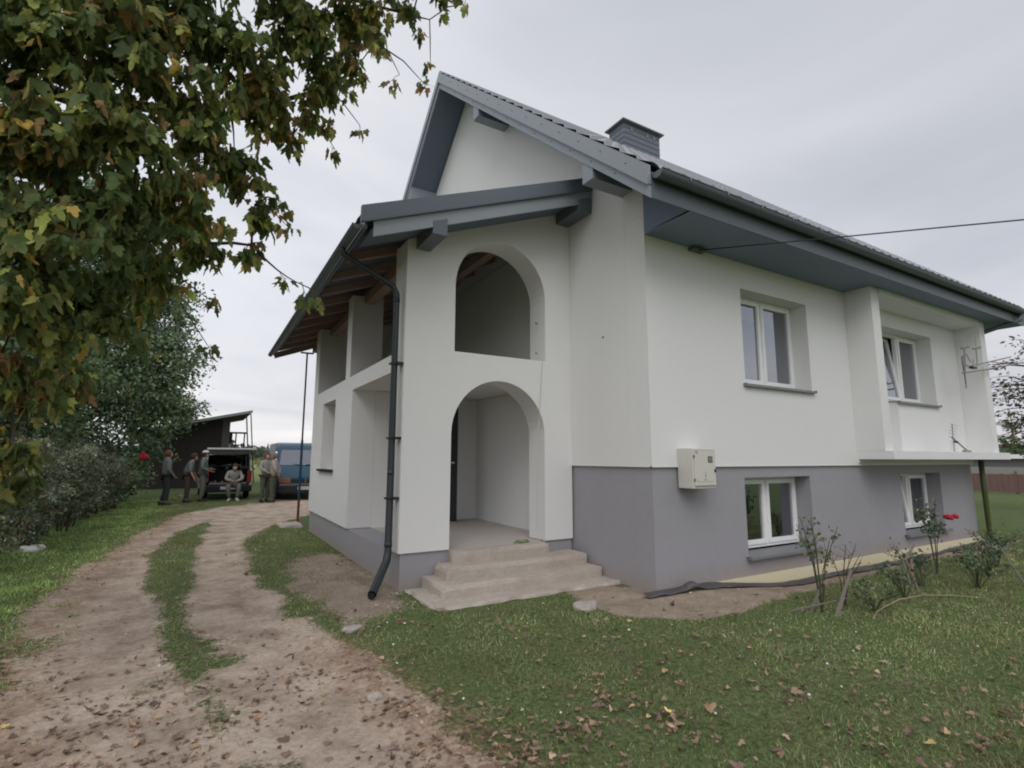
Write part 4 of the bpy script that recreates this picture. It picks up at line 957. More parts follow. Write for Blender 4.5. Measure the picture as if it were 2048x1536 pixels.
# string hanging down past both arches
g = MB(); pts = [(-.50, Y1 + .14, 2.98), (-.50, Y1 - .012, 2.86)] + [(-.50 - .03 * math.sin(k * .25) - .10 * k / 12, Y1 - .015 - .01 * k / 12, 2.86 - 2.30 * k / 12) for k in range(13)]
g.tube(pts, .0035, 5); tag(g.build('string', M['cord']), 'thin pale string hanging from the upper arch past the lower arch', 'string')
# steel prop under the porch roof
t = thing('steel_prop', 'thin tall steel prop with blue and red tubes at the far porch corner', 'prop', (-2.52, 8.55, 0))
MB().tube([(0, 0, .8), (0, 0, 3.95)], .02, 8).build('upper_tube', M['pole_dark'], t); MB().tube([(0, 0, .55), (0, 0, 1.9)], .028, 8).build('sleeve', M['pole_blue'], t); MB().tube([(0, 0, .04), (0, 0, .56)], .028, 8).build('lower_tube', M['pole_red'], t)
MB().box(-.14, .14, -.06, .06, 3.95, 3.97).build('head_plate', M['pole_dark'], t); MB().box(-.08, .08, -.08, .08, .03, .045).build('foot_plate', M['pole_red'], t)
# stones
def stone(name, label, x, y, s, m, z=0, cat='stone'):
    bm = bmesh.new(); bmesh.ops.create_icosphere(bm, subdivisions=3, radius=1)
    for v in bm.verts:
        q = v.co.copy(); n_ = noise.noise(q * 1.4 + Vector((x * 9, y * 5, 0))) * .35 + noise.noise(q * 4 + Vector((x, 0, y))) * .1
        v.co = Vector((q.x * s[0], q.y * s[1], max(-.6, min(.62, q.z)) * s[2])) * (1 + n_)
    b = MB(); b.bm.free(); b.bm = bm; o = b.build(name, m, None, False); o.location = (x, y, gz1(x, y) + z); tag(o, label, cat); return o
stone('broken_block', 'pale broken block with a flat top on the grass before the steps', -1.07, -.08, (.13, .10, .075), M['stone'], .03, 'block')
stone('rock', 'flat grey rock where the track meets the lawn', -3.28, .38, (.09, .06, .04), M['stone'], .02)
stone('rock', 'small dark rock lying on the dirt track', -3.46, -.98, (.045, .035, .03), M['concrete'], .015)
stone('scrap', 'white scrap in the grass under the shrubs', -6.75, 6.9, (.16, .10, .08), M['pvc'], .05, 'scrap')
stone('rock', 'pale rock in the grass behind the standing man', -5.0, 18.9, (.14, .1, .08), M['stone'], .05)
g = MB()
for k in range(26):
    a = random.uniform(0, 6.28); x, y = -.72 + random.gauss(0, .10), 1.66 + random.gauss(0, .035)
    g.tube([(x, y, ZF + .012), (x + .07 * math.cos(a), y + .05 * math.sin(a), ZF + random.uniform(.01, .045))], [.012, .006], 4)
tag(g.build('rag', mat('pale_green_cloth', (.25, .29, .16), .95, .3, 20.)), 'crumpled pale green rag on the porch threshold', 'rag')

# ------------------------------------------------------------------ rose bed with stakes
def stake(a, b, r, label, m='stake', fork=None):
    g = MB(); A, B = Vector(a), Vector(b); pts = [A.lerp(B, f) + Vector((noise.noise(A * 3 + Vector((f * 5, 0, 0))) * .008, 0, 0)) for f in np.linspace(0, 1, 7)]
    g.tube(pts, [r * (1 - .25 * f) for f in np.linspace(0, 1, 7)], 6)
    if fork: g.tube([pts[1], pts[1] + Vector(fork)], r * .7, 5)
    return tag(g.build('garden_stake', M[m]), label, 'stake')
stake((.75, -1.29, -.05), (.92, -1.40, .40), .018, 'brown stake crossing another one nearest the basement window')
stake((.84, -1.40, .30), (.96, -1.34, .20), .018, 'short stub tied across the brown stake', 'wood')
stake((.80, -1.51, -.03), (1.36, -1.40, .36), .022, 'grey leaning stake with a forked foot', 'stake', (.10, .0, -.02))
stake((.45, -1.30, .06), (1.15, -1.45, .12), .009, 'thin pale stick lying low between the two leaning stakes')
stake((2.42, -1.50, -.05), (2.50, -1.38, .36), .016, 'thin upright stake before the insulation strip')
stake((2.68, -1.44, -.05), (2.50, -1.41, .37), .018, 'rusty brown stake leaning onto the thin upright one', 'wood')
stake((2.52, -1.41, .37), (3.35, -1.15, .42), .016, 'grey rail laid from the rusty stake to the rose bush')
stake((2.9, -1.3, .0), (3.0, -1.25, .38), .015, 'short brown stake in the rose leaves', 'wood')
stake((4.05, -2.0, -.05), (4.25, -1.7, .42), .014, 'pale stake at the right edge of the bed')
g = MB(); pts = [(1.04, -1.73, .005), (1.25, -1.67, .03), (1.47, -1.63, .035), (1.91, -1.575, .04), (2.37, -1.61, .035), (2.66, -1.78, .03), (2.91, -1.99, .02)]; g.tube(pts, [.008, .008, .007, .007, .006, .005, .004], 6)
tag(g.build('bent_cane', mat('dry_cane', (.33, .27, .17), .8, .2, 10.)), 'dry pale cane bowed over the lawn beside the stakes', 'cane')
def rose(label, x, y, h, spread, nleaf, pal, flower=None, stems=5, size=.035, up=True):
    z0 = gz1(x, y); t = thing('rose_bush', label, 'rose bush', (x, y, z0), 0, 'roses in the bed')
    rr = random.Random(int(x * 100 + h * 10)); b = MB(); pts = []
    for k in range(stems):
        a = rr.uniform(0, 6.28); hh = h * rr.uniform(.7, 1.05); e = Vector((math.cos(a) * spread * rr.uniform(.3, 1), math.sin(a) * spread * rr.uniform(.3, 1), hh))
        m_ = Vector((e.x * .3, e.y * .3, hh * .55)); b.tube([(0, 0, -.03), m_, e], [.007, .005, .0025], 5)
        for j in range(3):
            p = m_.lerp(e, rr.uniform(.1, .9)); q = p + Vector((rr.uniform(-1, 1), rr.uniform(-1, 1), rr.uniform(.1, 1))) * .12; b.tube([p, q], [.003, .0015], 4); pts.append((p, q))
        pts.append((m_, e))
    b.build('stem', mat('rose_stem', (.07, .08, .04), .8, .3, 20.), t)
    if nleaf:
        k = rng.choice(len(pts), nleaf); f = rng.random(nleaf) ** .7
        A = np.array([tuple(p[0]) for p in pts])[k]; B = np.array([tuple(p[1]) for p in pts])[k]
        P = A + (B - A) * f[:, None] + rng.normal(size=(nleaf, 3)) * .035
        scatter('foliage', P, rng.normal(size=(nleaf, 3)) + np.array([0, 0, -.2]), rng.uniform(.7, 1.4, nleaf) * size, palette(nleaf, pal), OVAL, M['leaf_small'], t, sx=np.full(nleaf, 1.4))
    for (fx_, fy_, fz_) in (flower or ()):
        g = MB()
        for k in range(9):
            a = k * 2.4; rr_ = .008 + .0035 * k; g.sphere((fx_ + math.cos(a) * rr_, fy_ + math.sin(a) * rr_, fz_ - .002 * k), .026, 8, (1, .6, .9) if k % 2 else (.6, 1, .9))
        g.build('flower', M['red'], t, True)
ROSEG = [(4, (.085, .13, .07)), (3, (.13, .18, .11)), (1.5, (.21, .27, .17)), (.7, (.17, .13, .07))]
rose('nearly bare rose with a few pale leaves before the near basement window', .86, -1.36, .95, .30, 150, [(4, (.16, .20, .10)), (2, (.09, .13, .05)), (1, (.3, .22, .06))], None, 7, .034)
rose('leafless thorny stems at the top of the grey leaning stake', 1.34, -1.32, .62, .28, 10, ROSEG, None, 5, .02)
rose('tall rose with red flowers before the far basement window', 3.9, -1.15, 1.0, .18, 230, ROSEG, [(.12, -.16, .74), (.22, -.18, .755), (.16, -.12, .75)], 6, .04)
for i, (x, y, h, s, n, lb) in enumerate(((3.0, -1.35, .42, .38, 420, 'low spreading rose under the tall one'), (3.5, -1.7, .40, .42, 520, 'dense low rose at the front of the bed'), (4.3, -1.55, .46, .34, 420, 'bushy rose right of the tall one'), (2.2, -1.5, .34, .3, 260, 'small rose round the rusty stake'), (1.3, -1.62, .22, .26, 220, 'weedy growth at the foot of the grey stake'), (5.2, -1.35, .5, .35, 420, 'leafy rose nearest the old downspout'), (4.9, -2.1, .45, .4, 420, 'rose cut by the right edge of the picture'))):
    rose(lb, x, y, h, s, int(n * .5), ROSEG, None, 9, .034)

# ------------------------------------------------------------------ people
def bake_skin(name, verts, edges, rad, m, parent, sub=2, root=0, smooth=True):
    me = bpy.data.meshes.new(name); me.from_pydata([tuple(v) for v in verts], edges, [])
    o = bpy.data.objects.new('tmp', me); col.objects.link(o)
    sk = o.modifiers.new('s', 'SKIN'); sk.use_smooth_shade = smooth; sk.branch_smoothing = .4
    for i, v in enumerate(me.skin_vertices[0].data):
        r = rad[i]; v.radius = r if isinstance(r, tuple) else (r, r); v.use_root = (i == root)
    ss = o.modifiers.new('b', 'SUBSURF'); ss.levels = sub; ss.render_levels = sub
    dg = bpy.context.evaluated_depsgraph_get(); out = bpy.data.meshes.new_from_object(o.evaluated_get(dg)); bpy.data.objects.remove(o)
    out.materials.clear(); out.materials.append(m)
    for p in out.polygons: p.use_smooth = True
    out.name = name
    return link(bpy.data.objects.new(name, out), parent)
def person(label, loc, rz, J, top, legs, shoe, hair, scale=1., cap=None, bib=None, sleeve=1.):
    """J: joint positions in a body frame (x right, y forward, z up)"""
    t = thing('person', label, 'person', (loc[0], loc[1], gz1(loc[0], loc[1]) + (loc[2] if len(loc) > 2 else 0)), rz, 'people by the parked vehicles'); t.scale = (scale,) * 3
    V = {k: Vector(v) for k, v in J.items()}
    names = ['pelvis', 'waist', 'chest', 'neck', 'jaw', 'head', 'crown']
    vs = [V[n] for n in names]; rd = [(.13, .10), (.125, .095), (.15, .105), .055, .06, (.078, .092), (.055, .065)]
    ed = [(i, i + 1) for i in range(6)]
    fw = (V['head'] - V['neck']).normalized(); face = Vector(J.get('face', (0, 1, 0))).normalized(); side = face.cross(Vector((0, 0, 1))).normalized()
    # nose and ears
    k = len(vs); vs.append(V['head'] + face * .112 + Vector((0, 0, -.02))); rd.append(.014); ed.append((5, k))
    for s in (1, -1): k = len(vs); vs.append(V['head'] + side * .088 * s); rd.append(.018); ed.append((5, k))
    for s, c in ((-1, 'l'), (1, 'r')):
        k = len(vs); vs += [V['sh' + c], V['el' + c], V['wr' + c]]; rd += [.058, .043, .030]; ed += [(2, k), (k, k + 1), (k + 1, k + 2)]
        hd = (V['wr' + c] - V['el' + c]).normalized(); hx = hd.cross(Vector((0, 0, 1))); hx = hx.normalized() if hx.length > .1 else Vector((1, 0, 0))
        palm = V['wr' + c] + hd * .075; vs.append(palm); rd.append((.036, .02)); ed.append((k + 2, k + 3)); pk = k + 3
        curl = hx.cross(hd).normalized()
        for f in range(4):
            q = len(vs); b0 = palm + hx * (f - 1.5) * .02 + hd * .025; ln = (.062, .072, .068, .052)[f]
            vs += [b0, b0 + hd * ln * .55 + curl * .006, b0 + hd * ln * .9 + curl * .028]; rd += [.0095, .009, .0075]; ed += [(pk, q), (q, q + 1), (q + 1, q + 2)]
        q = len(vs); b0 = V['wr' + c] + hd * .035 + hx * .034 * s; vs += [b0, b0 + hd * .04 + hx * .016 * s]; rd += [.012, .009]; ed += [(k + 2, q), (q, q + 1)]
        k = len(vs); vs += [V['hp' + c], V['kn' + c], V['an' + c]]; rd += [.085, .058, .040]; ed += [(0, k), (k, k + 1), (k + 1, k + 2)]
    bake_skin('body', vs, ed, rd, M['skin'], t, 1)
    # jacket
    vs = [V['pelvis'] + Vector((0, 0, -.05)), V['waist'], V['chest'], V['chest'].lerp(V['neck'], .85)]; rd = [(.185, .155), (.18, .155), (.19, .155), (.11, .095)]; ed = [(0, 1), (1, 2), (2, 3)]
    for c in 'lr':
        k = len(vs); e = V['el' + c].lerp(V['wr' + c], .9 if sleeve > .8 else .1); vs += [V['sh' + c], V['el' + c], e]; rd += [.082, .063, .046]; ed += [(2, k), (k, k + 1), (k + 1, k + 2)]
    jk = bake_skin('jacket', vs, ed, rd, top, t, 2)
    if bib:
        vs = [V['pelvis'], V['waist'] + Vector((0, .01, 0)), V['chest'] + Vector((0, .015, -.02))]; bake_skin('bib', vs, [(0, 1), (1, 2)], [(.185, .158), (.18, .158), (.13, .156)], bib, t, 2)
    vs = [V['pelvis'] + Vector((0, 0, .06))]; rd = [(.168, .135)]; ed = []
    for c in 'lr':
        k = len(vs); a = V['an' + c].lerp(V['kn' + c], .08); vs += [V['hp' + c], V['hp' + c].lerp(V['kn' + c], .5), V['kn' + c], a]; rd += [.108, .098, .08, .066]; ed += [(0, k), (k, k + 1), (k + 1, k + 2), (k + 2, k + 3)]
    bake_skin('trousers', vs, ed, rd, legs, t, 2)
    for c in 'lr':
        g = MB(); a = V['an' + c]; d = Vector(J.get('toe' + c, (0, 1, 0))).normalized()
        g.tube([a + Vector((0, 0, .02)) - d * .05, a - d * .03 + Vector((0, 0, -.05)), a + d * .06 + Vector((0, 0, -.055)), a + d * .15 + Vector((0, 0, -.065)), a + d * .19 + Vector((0, 0, -.07))], [.048, .052, .048, .040, .022], 10)
        g.build('shoe', shoe, t, True)
    g = MB(); h = V['head']; g.sphere(h + Vector((0, 0, .035)) - face * .022, .118, 16, (.88, .98, 1.0)); 
    bmesh.ops.delete(g.bm, geom=[v for v in g.bm.verts if ((v.co - h).dot(face) > .045 and v.co.z < h.z + .075) or v.co.z < h.z - .07], context='VERTS')
    g.build('hair', hair, t, True)
    if cap:
        g = MB(); g.sphere(h + Vector((0, 0, .05)) - face * .01, .122, 16, (.92, 1.0, .95)); bmesh.ops.delete(g.bm, geom=[v for v in g.bm.verts if v.co.z < h.z + .055], context='VERTS')
        c0 = h + face * .15 + Vector((0, 0, .06)); g.sphere(c0, .07, 12, (1, 1, .12)); g.build('cap', cap, t, True)
    for s in (1, -1):
        g = MB(); g.sphere(h + face * .086 + side * .033 * s + Vector((0, 0, .012)), .010, 8); g.build('eye', M['black'], t, True)
    return t
def stand(**kw):
    J = dict(pelvis=(0, 0, .93), waist=(0, 0, 1.08), chest=(0, .01, 1.32), neck=(0, 0, 1.47), jaw=(0, .03, 1.51), head=(0, .035, 1.575), crown=(0, .02, 1.69), face=(0, 1, -.1),
             shl=(-.19, 0, 1.41), ell=(-.24, -.02, 1.13), wrl=(-.23, .08, .90), shr=(.19, 0, 1.41), elr=(.24, -.02, 1.13), wrr=(.23, .08, .90),
             hpl=(-.09, 0, .88), knl=(-.11, .02, .49), anl=(-.12, -.02, .09), hpr=(.09, 0, .88), knr=(.11, .03, .49), anr=(.12, .0, .09), toel=(-.2, 1, 0), toer=(.2, 1, 0))
    J.update(kw); return J
# facing: rz rotates body frame; +y forward.  -90deg => facing +x (right in the picture)
person('standing man in a grey jacket and black trousers, furthest from the van', (-5.42, 15.5), R(-75), stand(elr=(.27, -.02, 1.12), wrr=(.25, .12, .95), face=(.1, 1, -.15), knl=(-.13, .05, .49), anl=(-.15, -.06, .09), wrl=(-.2, .12, .97)), M['jacket'], M['trousers'], M['shoe'], M['hair_red'], 1.0)
person('stooping man in grey shirt and brown overalls, left of the capped man', (-4.86, 16.2), R(-95), stand(pelvis=(0, -.03, .91), waist=(0, .0, 1.06), chest=(0, .06, 1.28), neck=(0, .11, 1.42), jaw=(0, .15, 1.455), head=(0, .17, 1.52), crown=(0, .17, 1.63), face=(0, 1, -.5), shl=(-.18, .07, 1.36), shr=(.18, .07, 1.36), ell=(-.23, .12, 1.05), wrl=(-.18, .24, .86), elr=(.25, .10, 1.05), wrr=(.22, .22, .82)), M['jacket'], M['bib'], M['shoe'], M['hair'], .97, None, M['bib'], .3)
person('man in a grey hoodie and pale peaked cap at the open boot', (-4.42, 16.5), R(-100), stand(ell=(-.26, -.02, 1.13), wrl=(-.16, .20, 1.10), elr=(.26, .0, 1.13), wrr=(.14, .22, 1.04), face=(0, 1, -.35)), M['jacket'], M['trousers_grey'], M['shoe'], M['hair'], 1.0, M['cap'])
person('man sitting on the boot sill in a light grey hoodie', (-3.45, 16.85, -.30), R(178), stand(pelvis=(0, -.05, .88), waist=(0, .0, 1.02), chest=(0, .10, 1.22), neck=(0, .18, 1.34), jaw=(0, .22, 1.38), head=(0, .25, 1.44), crown=(0, .25, 1.54), face=(.1, 1, -.4), shl=(-.19, .12, 1.29), shr=(.19, .12, 1.29), ell=(-.26, .22, 1.05), wrl=(-.08, .36, .98), elr=(.26, .22, 1.05), wrr=(.08, .38, 1.0),
       hpl=(-.10, .0, .84), hpr=(.10, .0, .84), knl=(-.16, .42, .80), anl=(-.13, .40, .39), knr=(.18, .42, .80), anr=(.12, .36, .39)), M['jacket_light'], M['trousers_grey'], M['shoe_light'], M['hair'], 1.0)
person('man in a beige jacket and olive trousers standing beside the blue van', (-2.33, 15.35), R(70), stand(wrr=(.10, -.14, .98), elr=(.26, -.10, 1.15), wrl=(-.10, -.14, .98), ell=(-.26, -.10, 1.15)), M['jacket_tan'], M['trousers_green'], M['shoe'], M['hair_grey'], .98)
person('man in a grey-brown jacket half hidden in front of the beige jacket', (-2.56, 15.55), R(-150), stand(elr=(.25, .06, 1.16), wrr=(.14, .26, 1.05)), M['jacket_light'], M['trousers_green'], M['shoe'], M['hair_red'], .97)

# ------------------------------------------------------------------ vehicles
def wheel(par, x, y, r, w):
    t_ = MB(); t_.tube([(x - w / 2, y, r), (x - w / 2 + .02, y, r), (x + w / 2 - .02, y, r), (x + w / 2, y, r)], [r - .03, r, r, r - .03], 28); o = t_.build('wheel', M['rubber'], par, False)
    g = MB(); g.tube([(x - w / 2 - .006, y, r), (x + w / 2 + .006, y, r)], r * .6, 20); g.build('rim', M['steel'], o)
def loft(prof, halfw, m, name, par, bev=.04):
    """side profile (y,z) list, half width as function of z"""
    g = MB(); n = len(prof)
    A = [g.bm.verts.new((-halfw(z), y, z)) for y, z in prof]; B = [g.bm.verts.new((halfw(z), y, z)) for y, z in prof]
    for i in range(n): g.bm.faces.new((A[i], A[(i + 1) % n], B[(i + 1) % n], B[i]))
    tr = tessellate_polygon([[Vector((y, z, 0)) for y, z in prof]])
    for t_ in tr:
        g.bm.faces.new([A[i] for i in t_]); g.bm.faces.new([B[i] for i in reversed(t_)])
    return g.build(name, m, par, True, bevel=bev, seg=3)
def hatch_car():
    t = thing('parked_car', 'silver people carrier parked with its tailgate raised and boot empty', 'car', (-3.62, 17.35, gz1(-3.6, 17.5)), R(3))
    hw = .76
    # shell: sides, roof, floor (open at the back, y=0 is the tail, car points +y)
    side = [(0, .42), (0.02, 1.0), (.22, 1.62), (.35, 1.66), (2.35, 1.66), (3.0, 1.12), (3.75, .98), (3.85, .45), (3.55, .30), (.15, .30)]
    winh = [(.42, 1.08), (.55, 1.52), (1.2, 1.54), (1.2, 1.08)], [(1.28, 1.08), (1.28, 1.54), (2.22, 1.54), (2.75, 1.10)]
    for s in (-1, 1):
        f = lambda u, v, d, s=s: (s * (hw - .10 * max(0, v - 1.0) - d), u, v)
        b = MB().prism(side, f, 0, .05, winh).build('body_side', M['car'], t, False, bevel=.01)
        for wpoly in winh: MB().prism(wpoly, f, .02, .026).build('side_window', M['carglass'], b)
    g = MB(); g.box(-.70, .70, .24, 2.35, 1.64, 1.685); g.build('roof', M['car'], t, bevel=.02)
    g = MB(); g.box(-.71, .71, .02, 2.4, .46, .52); g.build('boot_floor', M['dark'], t)
    g = MB(); g.prism([(2.35, 1.66), (3.0, 1.12), (3.0, 1.08), (2.35, 1.60)], lambda u, v, d: (d, u, v), -.68, .68); g.build('windscreen', M['carglass'], t)
    g = MB(); g.box(-.70, .70, 3.0, 3.85, .4, 1.1); g.build('bonnet', M['car'], t, bevel=.05)
    for x in (-.42, .10):
        g = MB(); g.box(x, x + .42, 1.25, 1.40, .55, 1.16); g.box(x + .1, x + .32, 1.27, 1.36, 1.18, 1.38); g.build('seat', M['dark'], t, bevel=.04)
    g = MB(); g.box(-.70, .70, .9, .94, .52, 1.05); g.build('rear_bench', M['dark'], t, bevel=.03)
    g = MB(); g.box(-.60, .60, -.02, .05, .53, .60); g.build('sill_trim', M['steel'], t)
    g = MB(); g.box(-.78, .78, -.12, .06, .26, .50); g.build('bumper', M['black'], t, bevel=.04)
    for s in (-1, 1):
        g = MB(); g.box(s * .62, s * .765, -.03, .03, .62, 1.02); g.build('tail_lamp', M['lamp_red'], t, bevel=.01)
    # raised tailgate with its window
    Mx = Matrix.Translation((0, .26, 1.68)) @ Matrix.Rotation(R(-5), 4, 'X')
    g = MB(); g.prism([(-.72, 0), (.72, 0), (.78, -1.0), (-.78, -1.0)], lambda u, v, d: Mx @ Vector((u, v, d)), 0, .06, [[(-.58, -.08), (.58, -.08), (.62, -.55), (-.62, -.55)]])
    tg = g.build('tailgate', M['car'], t, bevel=.015); g = MB(); g.prism([(-.58, -.08), (.58, -.08), (.62, -.55), (-.62, -.55)], lambda u, v, d: Mx @ Vector((u, v, d)), .02, .03); g.build('pane', M['carglass'], tg)
    for s in (-1, 1): g = MB(); g.tube([Mx @ Vector((s * .68, -.35, 0)), (s * .66, .12, 1.35)], .012, 6); g.build('strut', M['black'], t)
    g = MB(); g.box(-.24, .24, -.13, -.118, .36, .46); g.build('number_plate', M['plate'], t)
    for s in (-1, 1):
        for y in (.62, 3.1): wheel(t, s * .68, y, .29, .17)
    g = MB()
    for k in range(9): x = -.55 + k * .11 + random.uniform(-.02, .02); g.box(x, x + .06, .1, .18, .53, .53 + random.uniform(.05, .14))
    g.build('boot_net', M['steel'], t)
hatch_car()
def van():
    t = thing('parked_van', 'dark blue panel van parked facing the house', 'van', (-1.23, 15.75, gz1(-1.2, 15.7)), R(180))
    # van nose at y=0 pointing +y in its own frame (turned to face the camera)
    hw = lambda z: .93 - (.0 if z < .95 else .13 * (z - .95) ** 1.2)
    prof = [(-.02, .45), (0, .80), (-.08, .92), (-.72, 1.20), (-1.28, 1.83), (-1.55, 2.02), (-2.1, 2.10), (-4.6, 2.10), (-4.65, .45), (-4.5, .30), (-.1, .28)]
    body = loft(prof, hw, M['van'], 'body', t, .06)
    def on(y0, z0, y1, z1, x0a, x0b, off, nm, mt, par=t):
        n = Vector((0, z1 - z0, -(y1 - y0))); n = Vector((0, (z1 - z0), (y0 - y1))).normalized()
        g = MB(); a = Vector((0, y0, z0)) + n * off; b = Vector((0, y1, z1)) + n * off
        q = [(-x0a, a.y, a.z), (x0a, a.y, a.z), (x0b, b.y, b.z), (-x0b, b.y, b.z)]
        g.quad(q); bb = g.build(nm, M[mt], par); s = bb.modifiers.new('s', 'SOLIDIFY'); s.thickness = .012; return bb
    on(-.76, 1.24, -1.25, 1.80, .80, .70, .012, 'windscreen', 'carglass'); 
    g = MB(); g.box(-.86, .86, -.02, .02, .56, .60); g.build('trim_line', M['chrome'], t)
    g = MB(); g.box(-.93, .93, -.16, .07, .27, .555); bp = g.build('bumper', M['black'], t, bevel=.05, seg=3)
    for s in (-1, 1):
        g = MB(); g.box(s * .50, s * .90, -.10, .025, .63, .80); g.build('headlamp', M['lamp_amber'], t, bevel=.02)
        g = MB(); g.box(s * .955, s * 1.08, -.78, -.62, 1.05, 1.40); mr = g.build('mirror', M['black'], t, bevel=.03); g = MB(); g.tube([(s * .86, -.7, 1.15), (s * .98, -.7, 1.18)], .02, 6); g.build('arm', M['black'], mr)
        g = MB(); g.quad([(s * (hw(1.3) + .004), -1.0, 1.22), (s * (hw(1.3) + .004), -1.9, 1.22), (s * (hw(1.75) + .004), -1.9, 1.75), (s * (hw(1.75) + .004), -1.35, 1.75)]); g.build('side_window', M['carglass'], t)
    g = MB(); g.box(-.46, .46, -.02, .012, .66, .74); g.build('grille', M['black'], t)
    # diamond badge
    g = MB(); g.prism([(0, .62), (.045, .70), (0, .80), (-.045, .70)], lambda u, v, d: (u, d, v), .016, .03, [[(0, .66), (.022, .70), (0, .755), (-.022, .70)]]); g.build('badge', M['chrome'], t)
    pl = MB().box(-.26, .26, .072, .082, .395, .50).build('number_plate', M['plate'], t)
    g = MB()
    for k in range(6):
        x = -.20 + k * .068 + (.02 if k > 1 else 0); g.box(x, x + .012, .083, .084, .415, .48); g.box(x + .03, x + .04, .083, .084, .415, .48); g.box(x, x + .04, .083, .0845, .47 if k % 2 else .44, .482 if k % 2 else .45)
    g.build('lettering', M['black'], pl)
    for s in (-1, 1):
        g = MB(); g.tube([(s * .1, -.74, 1.255), (s * .5 - .1, -.80, 1.29)], .01, 5); g.build('wiper', M['black'], t)
        for y in (-.85, -3.8): wheel(t, s * .80, y, .33, .2)
van()

# ------------------------------------------------------------------ barn and clutter behind
def barn():
    t = thing('barn', 'dark plank barn with a pale lean roof behind the people', 'barn', (-4.85, 26.0, -.1))
    g = MB(); x = -2.2
    while x < 1.15:
        w_ = random.uniform(.12, .17); g.box(x, x + w_ - .012, random.uniform(-.012, 0.012), .03, 0, 2.60 + .236 * (x + 2.7)); x += w_
    g.prism([(-2.2, 0), (1.13, 0), (1.13, 2.60 + .236 * 3.83), (-2.2, 2.60 + .236 * .5)], lambda u, v, d: (u, d, v), .0, .06)
    g.build('plank_wall', M['barn'], t)
    y = .05
    g = MB()
    while y < 5: w_ = .15; g.box(1.12, 1.15, y, y + w_ - .01, 0, 3.0); y += w_
    g.build('plank_wall', M['barn'], t)
    g = MB(); g.box(1.16, 1.50, -.02, .3, 0, 3.50); g.build('post', M['barn_post'], t)
    g = MB(); f = lambda u, v, d: (u, d, v); g.prism([(-2.7, 2.62), (2.38, 3.82), (2.38, 3.90), (-2.7, 2.70)], f, -.9, 5.2); rf = g.build('roof', M['barn'], t)
    g = MB(); g.prism([(-2.75, 2.62), (2.42, 3.84), (2.42, 3.97), (-2.75, 2.75)], f, -.95, -.901); g.build('roof_edge', M['barn_roof'], rf)
    g = MB(); g.prism([(-2.75, 2.702), (2.42, 3.922), (2.42, 3.97), (-2.75, 2.75)], f, -.9, 5.2); g.build('roof_sheet', M['barn_roof'], rf)
barn()
t = thing('lookout_frame', 'small dark timber frame with leaning poles beyond the barn', 'frame', (-2.9, 31, 0))
g = MB()
for x in (-.45, 0.05, .5): g.box(x, x + .07, 0, .07, 0, 3.0)
g.box(-.5, .7, -.05, .1, 2.9, 3.0); g.box(-.5, .6, -.05, .1, 2.2, 2.26); g.tube([(.95, 0, 0), (.55, 0, 4.2)], .04, 6); g.tube([(1.2, 0, 0), (.8, 0, 4.1)], .035, 6); g.box(-.45, -.1, .0, .05, 2.3, 2.9); g.build('frame', M['barn'], t)
# washing-line frame in the shrubs with red flower blob
t = thing('clothes_line', 'green metal bar with a drooping wire above the shrubs', 'clothes line', (-7.2, 12.6, 0))
MB().tube([(-1.9, -.6, 1.78), (1.1, .5, 1.80)], .016, 6).build('bar', M['fence_green'], t); MB().tube([(-1.9, -.6, 0), (-1.9, -.6, 1.80)], .025, 6).build('post', M['fence_green'], t); MB().tube([(1.1, .5, 1.8), (1.08, .5, 1.5), (.95, .5, 1.35)], .008, 5).build('hook', M['fence_green'], t); MB().tube([(-.6, 0, 0), (-.6, 0, 1.8)], .02, 6).build('post', M['fence_green'], t)
g = MB()
for k in range(14): g.sphere((-5.98 + random.gauss(0, .06), 14.3, 1.52 + random.gauss(0, .035)), .045, 8)
tag(g.build('red_rag', M['red'], None, True), 'red rag caught in the last shrub near the standing man', 'rag')
MB()
# fence, wall and low building beyond the lawn to the right
def seg_fence():
    t = thing('board_fence', 'long low reddish brown board fence beyond the lawn', 'fence', (26, -8, 0))
    g = MB(); y = 0
    while y < 34:
        g.box(-.012 + random.uniform(-.004, .004), .012, y, y + .19, .06, .86 + random.uniform(-.015, .015)); y += .205
    g.build('board', M['fence'], t)
    y = 0
    while y < 34.1: MB().box(.015, .10, y, y + .09, 0, .98).build('post', M['barn_post'], t); y += 2.46
seg_fence()
g = MB(); g.box(44, 44.3, -14, 40, 0, .95); tag(g.build('stone_wall', mat('pale_wall', (.30, .29, .27), .9, .3, 1.5)), 'pale low wall behind the board fence', 'wall')
t = thing('low_building', 'long low grey building with a white eave on the horizon', 'building', (62, -10, 0))
MB().box(0, 8, 0, 40, 0, 1.55).build('wall', mat('grey_far_wall', (.13, .13, .14), .9), t); MB().box(-.4, 8.4, -.4, 40.4, 1.56, 1.95).build('roof', M['pvc'], t)

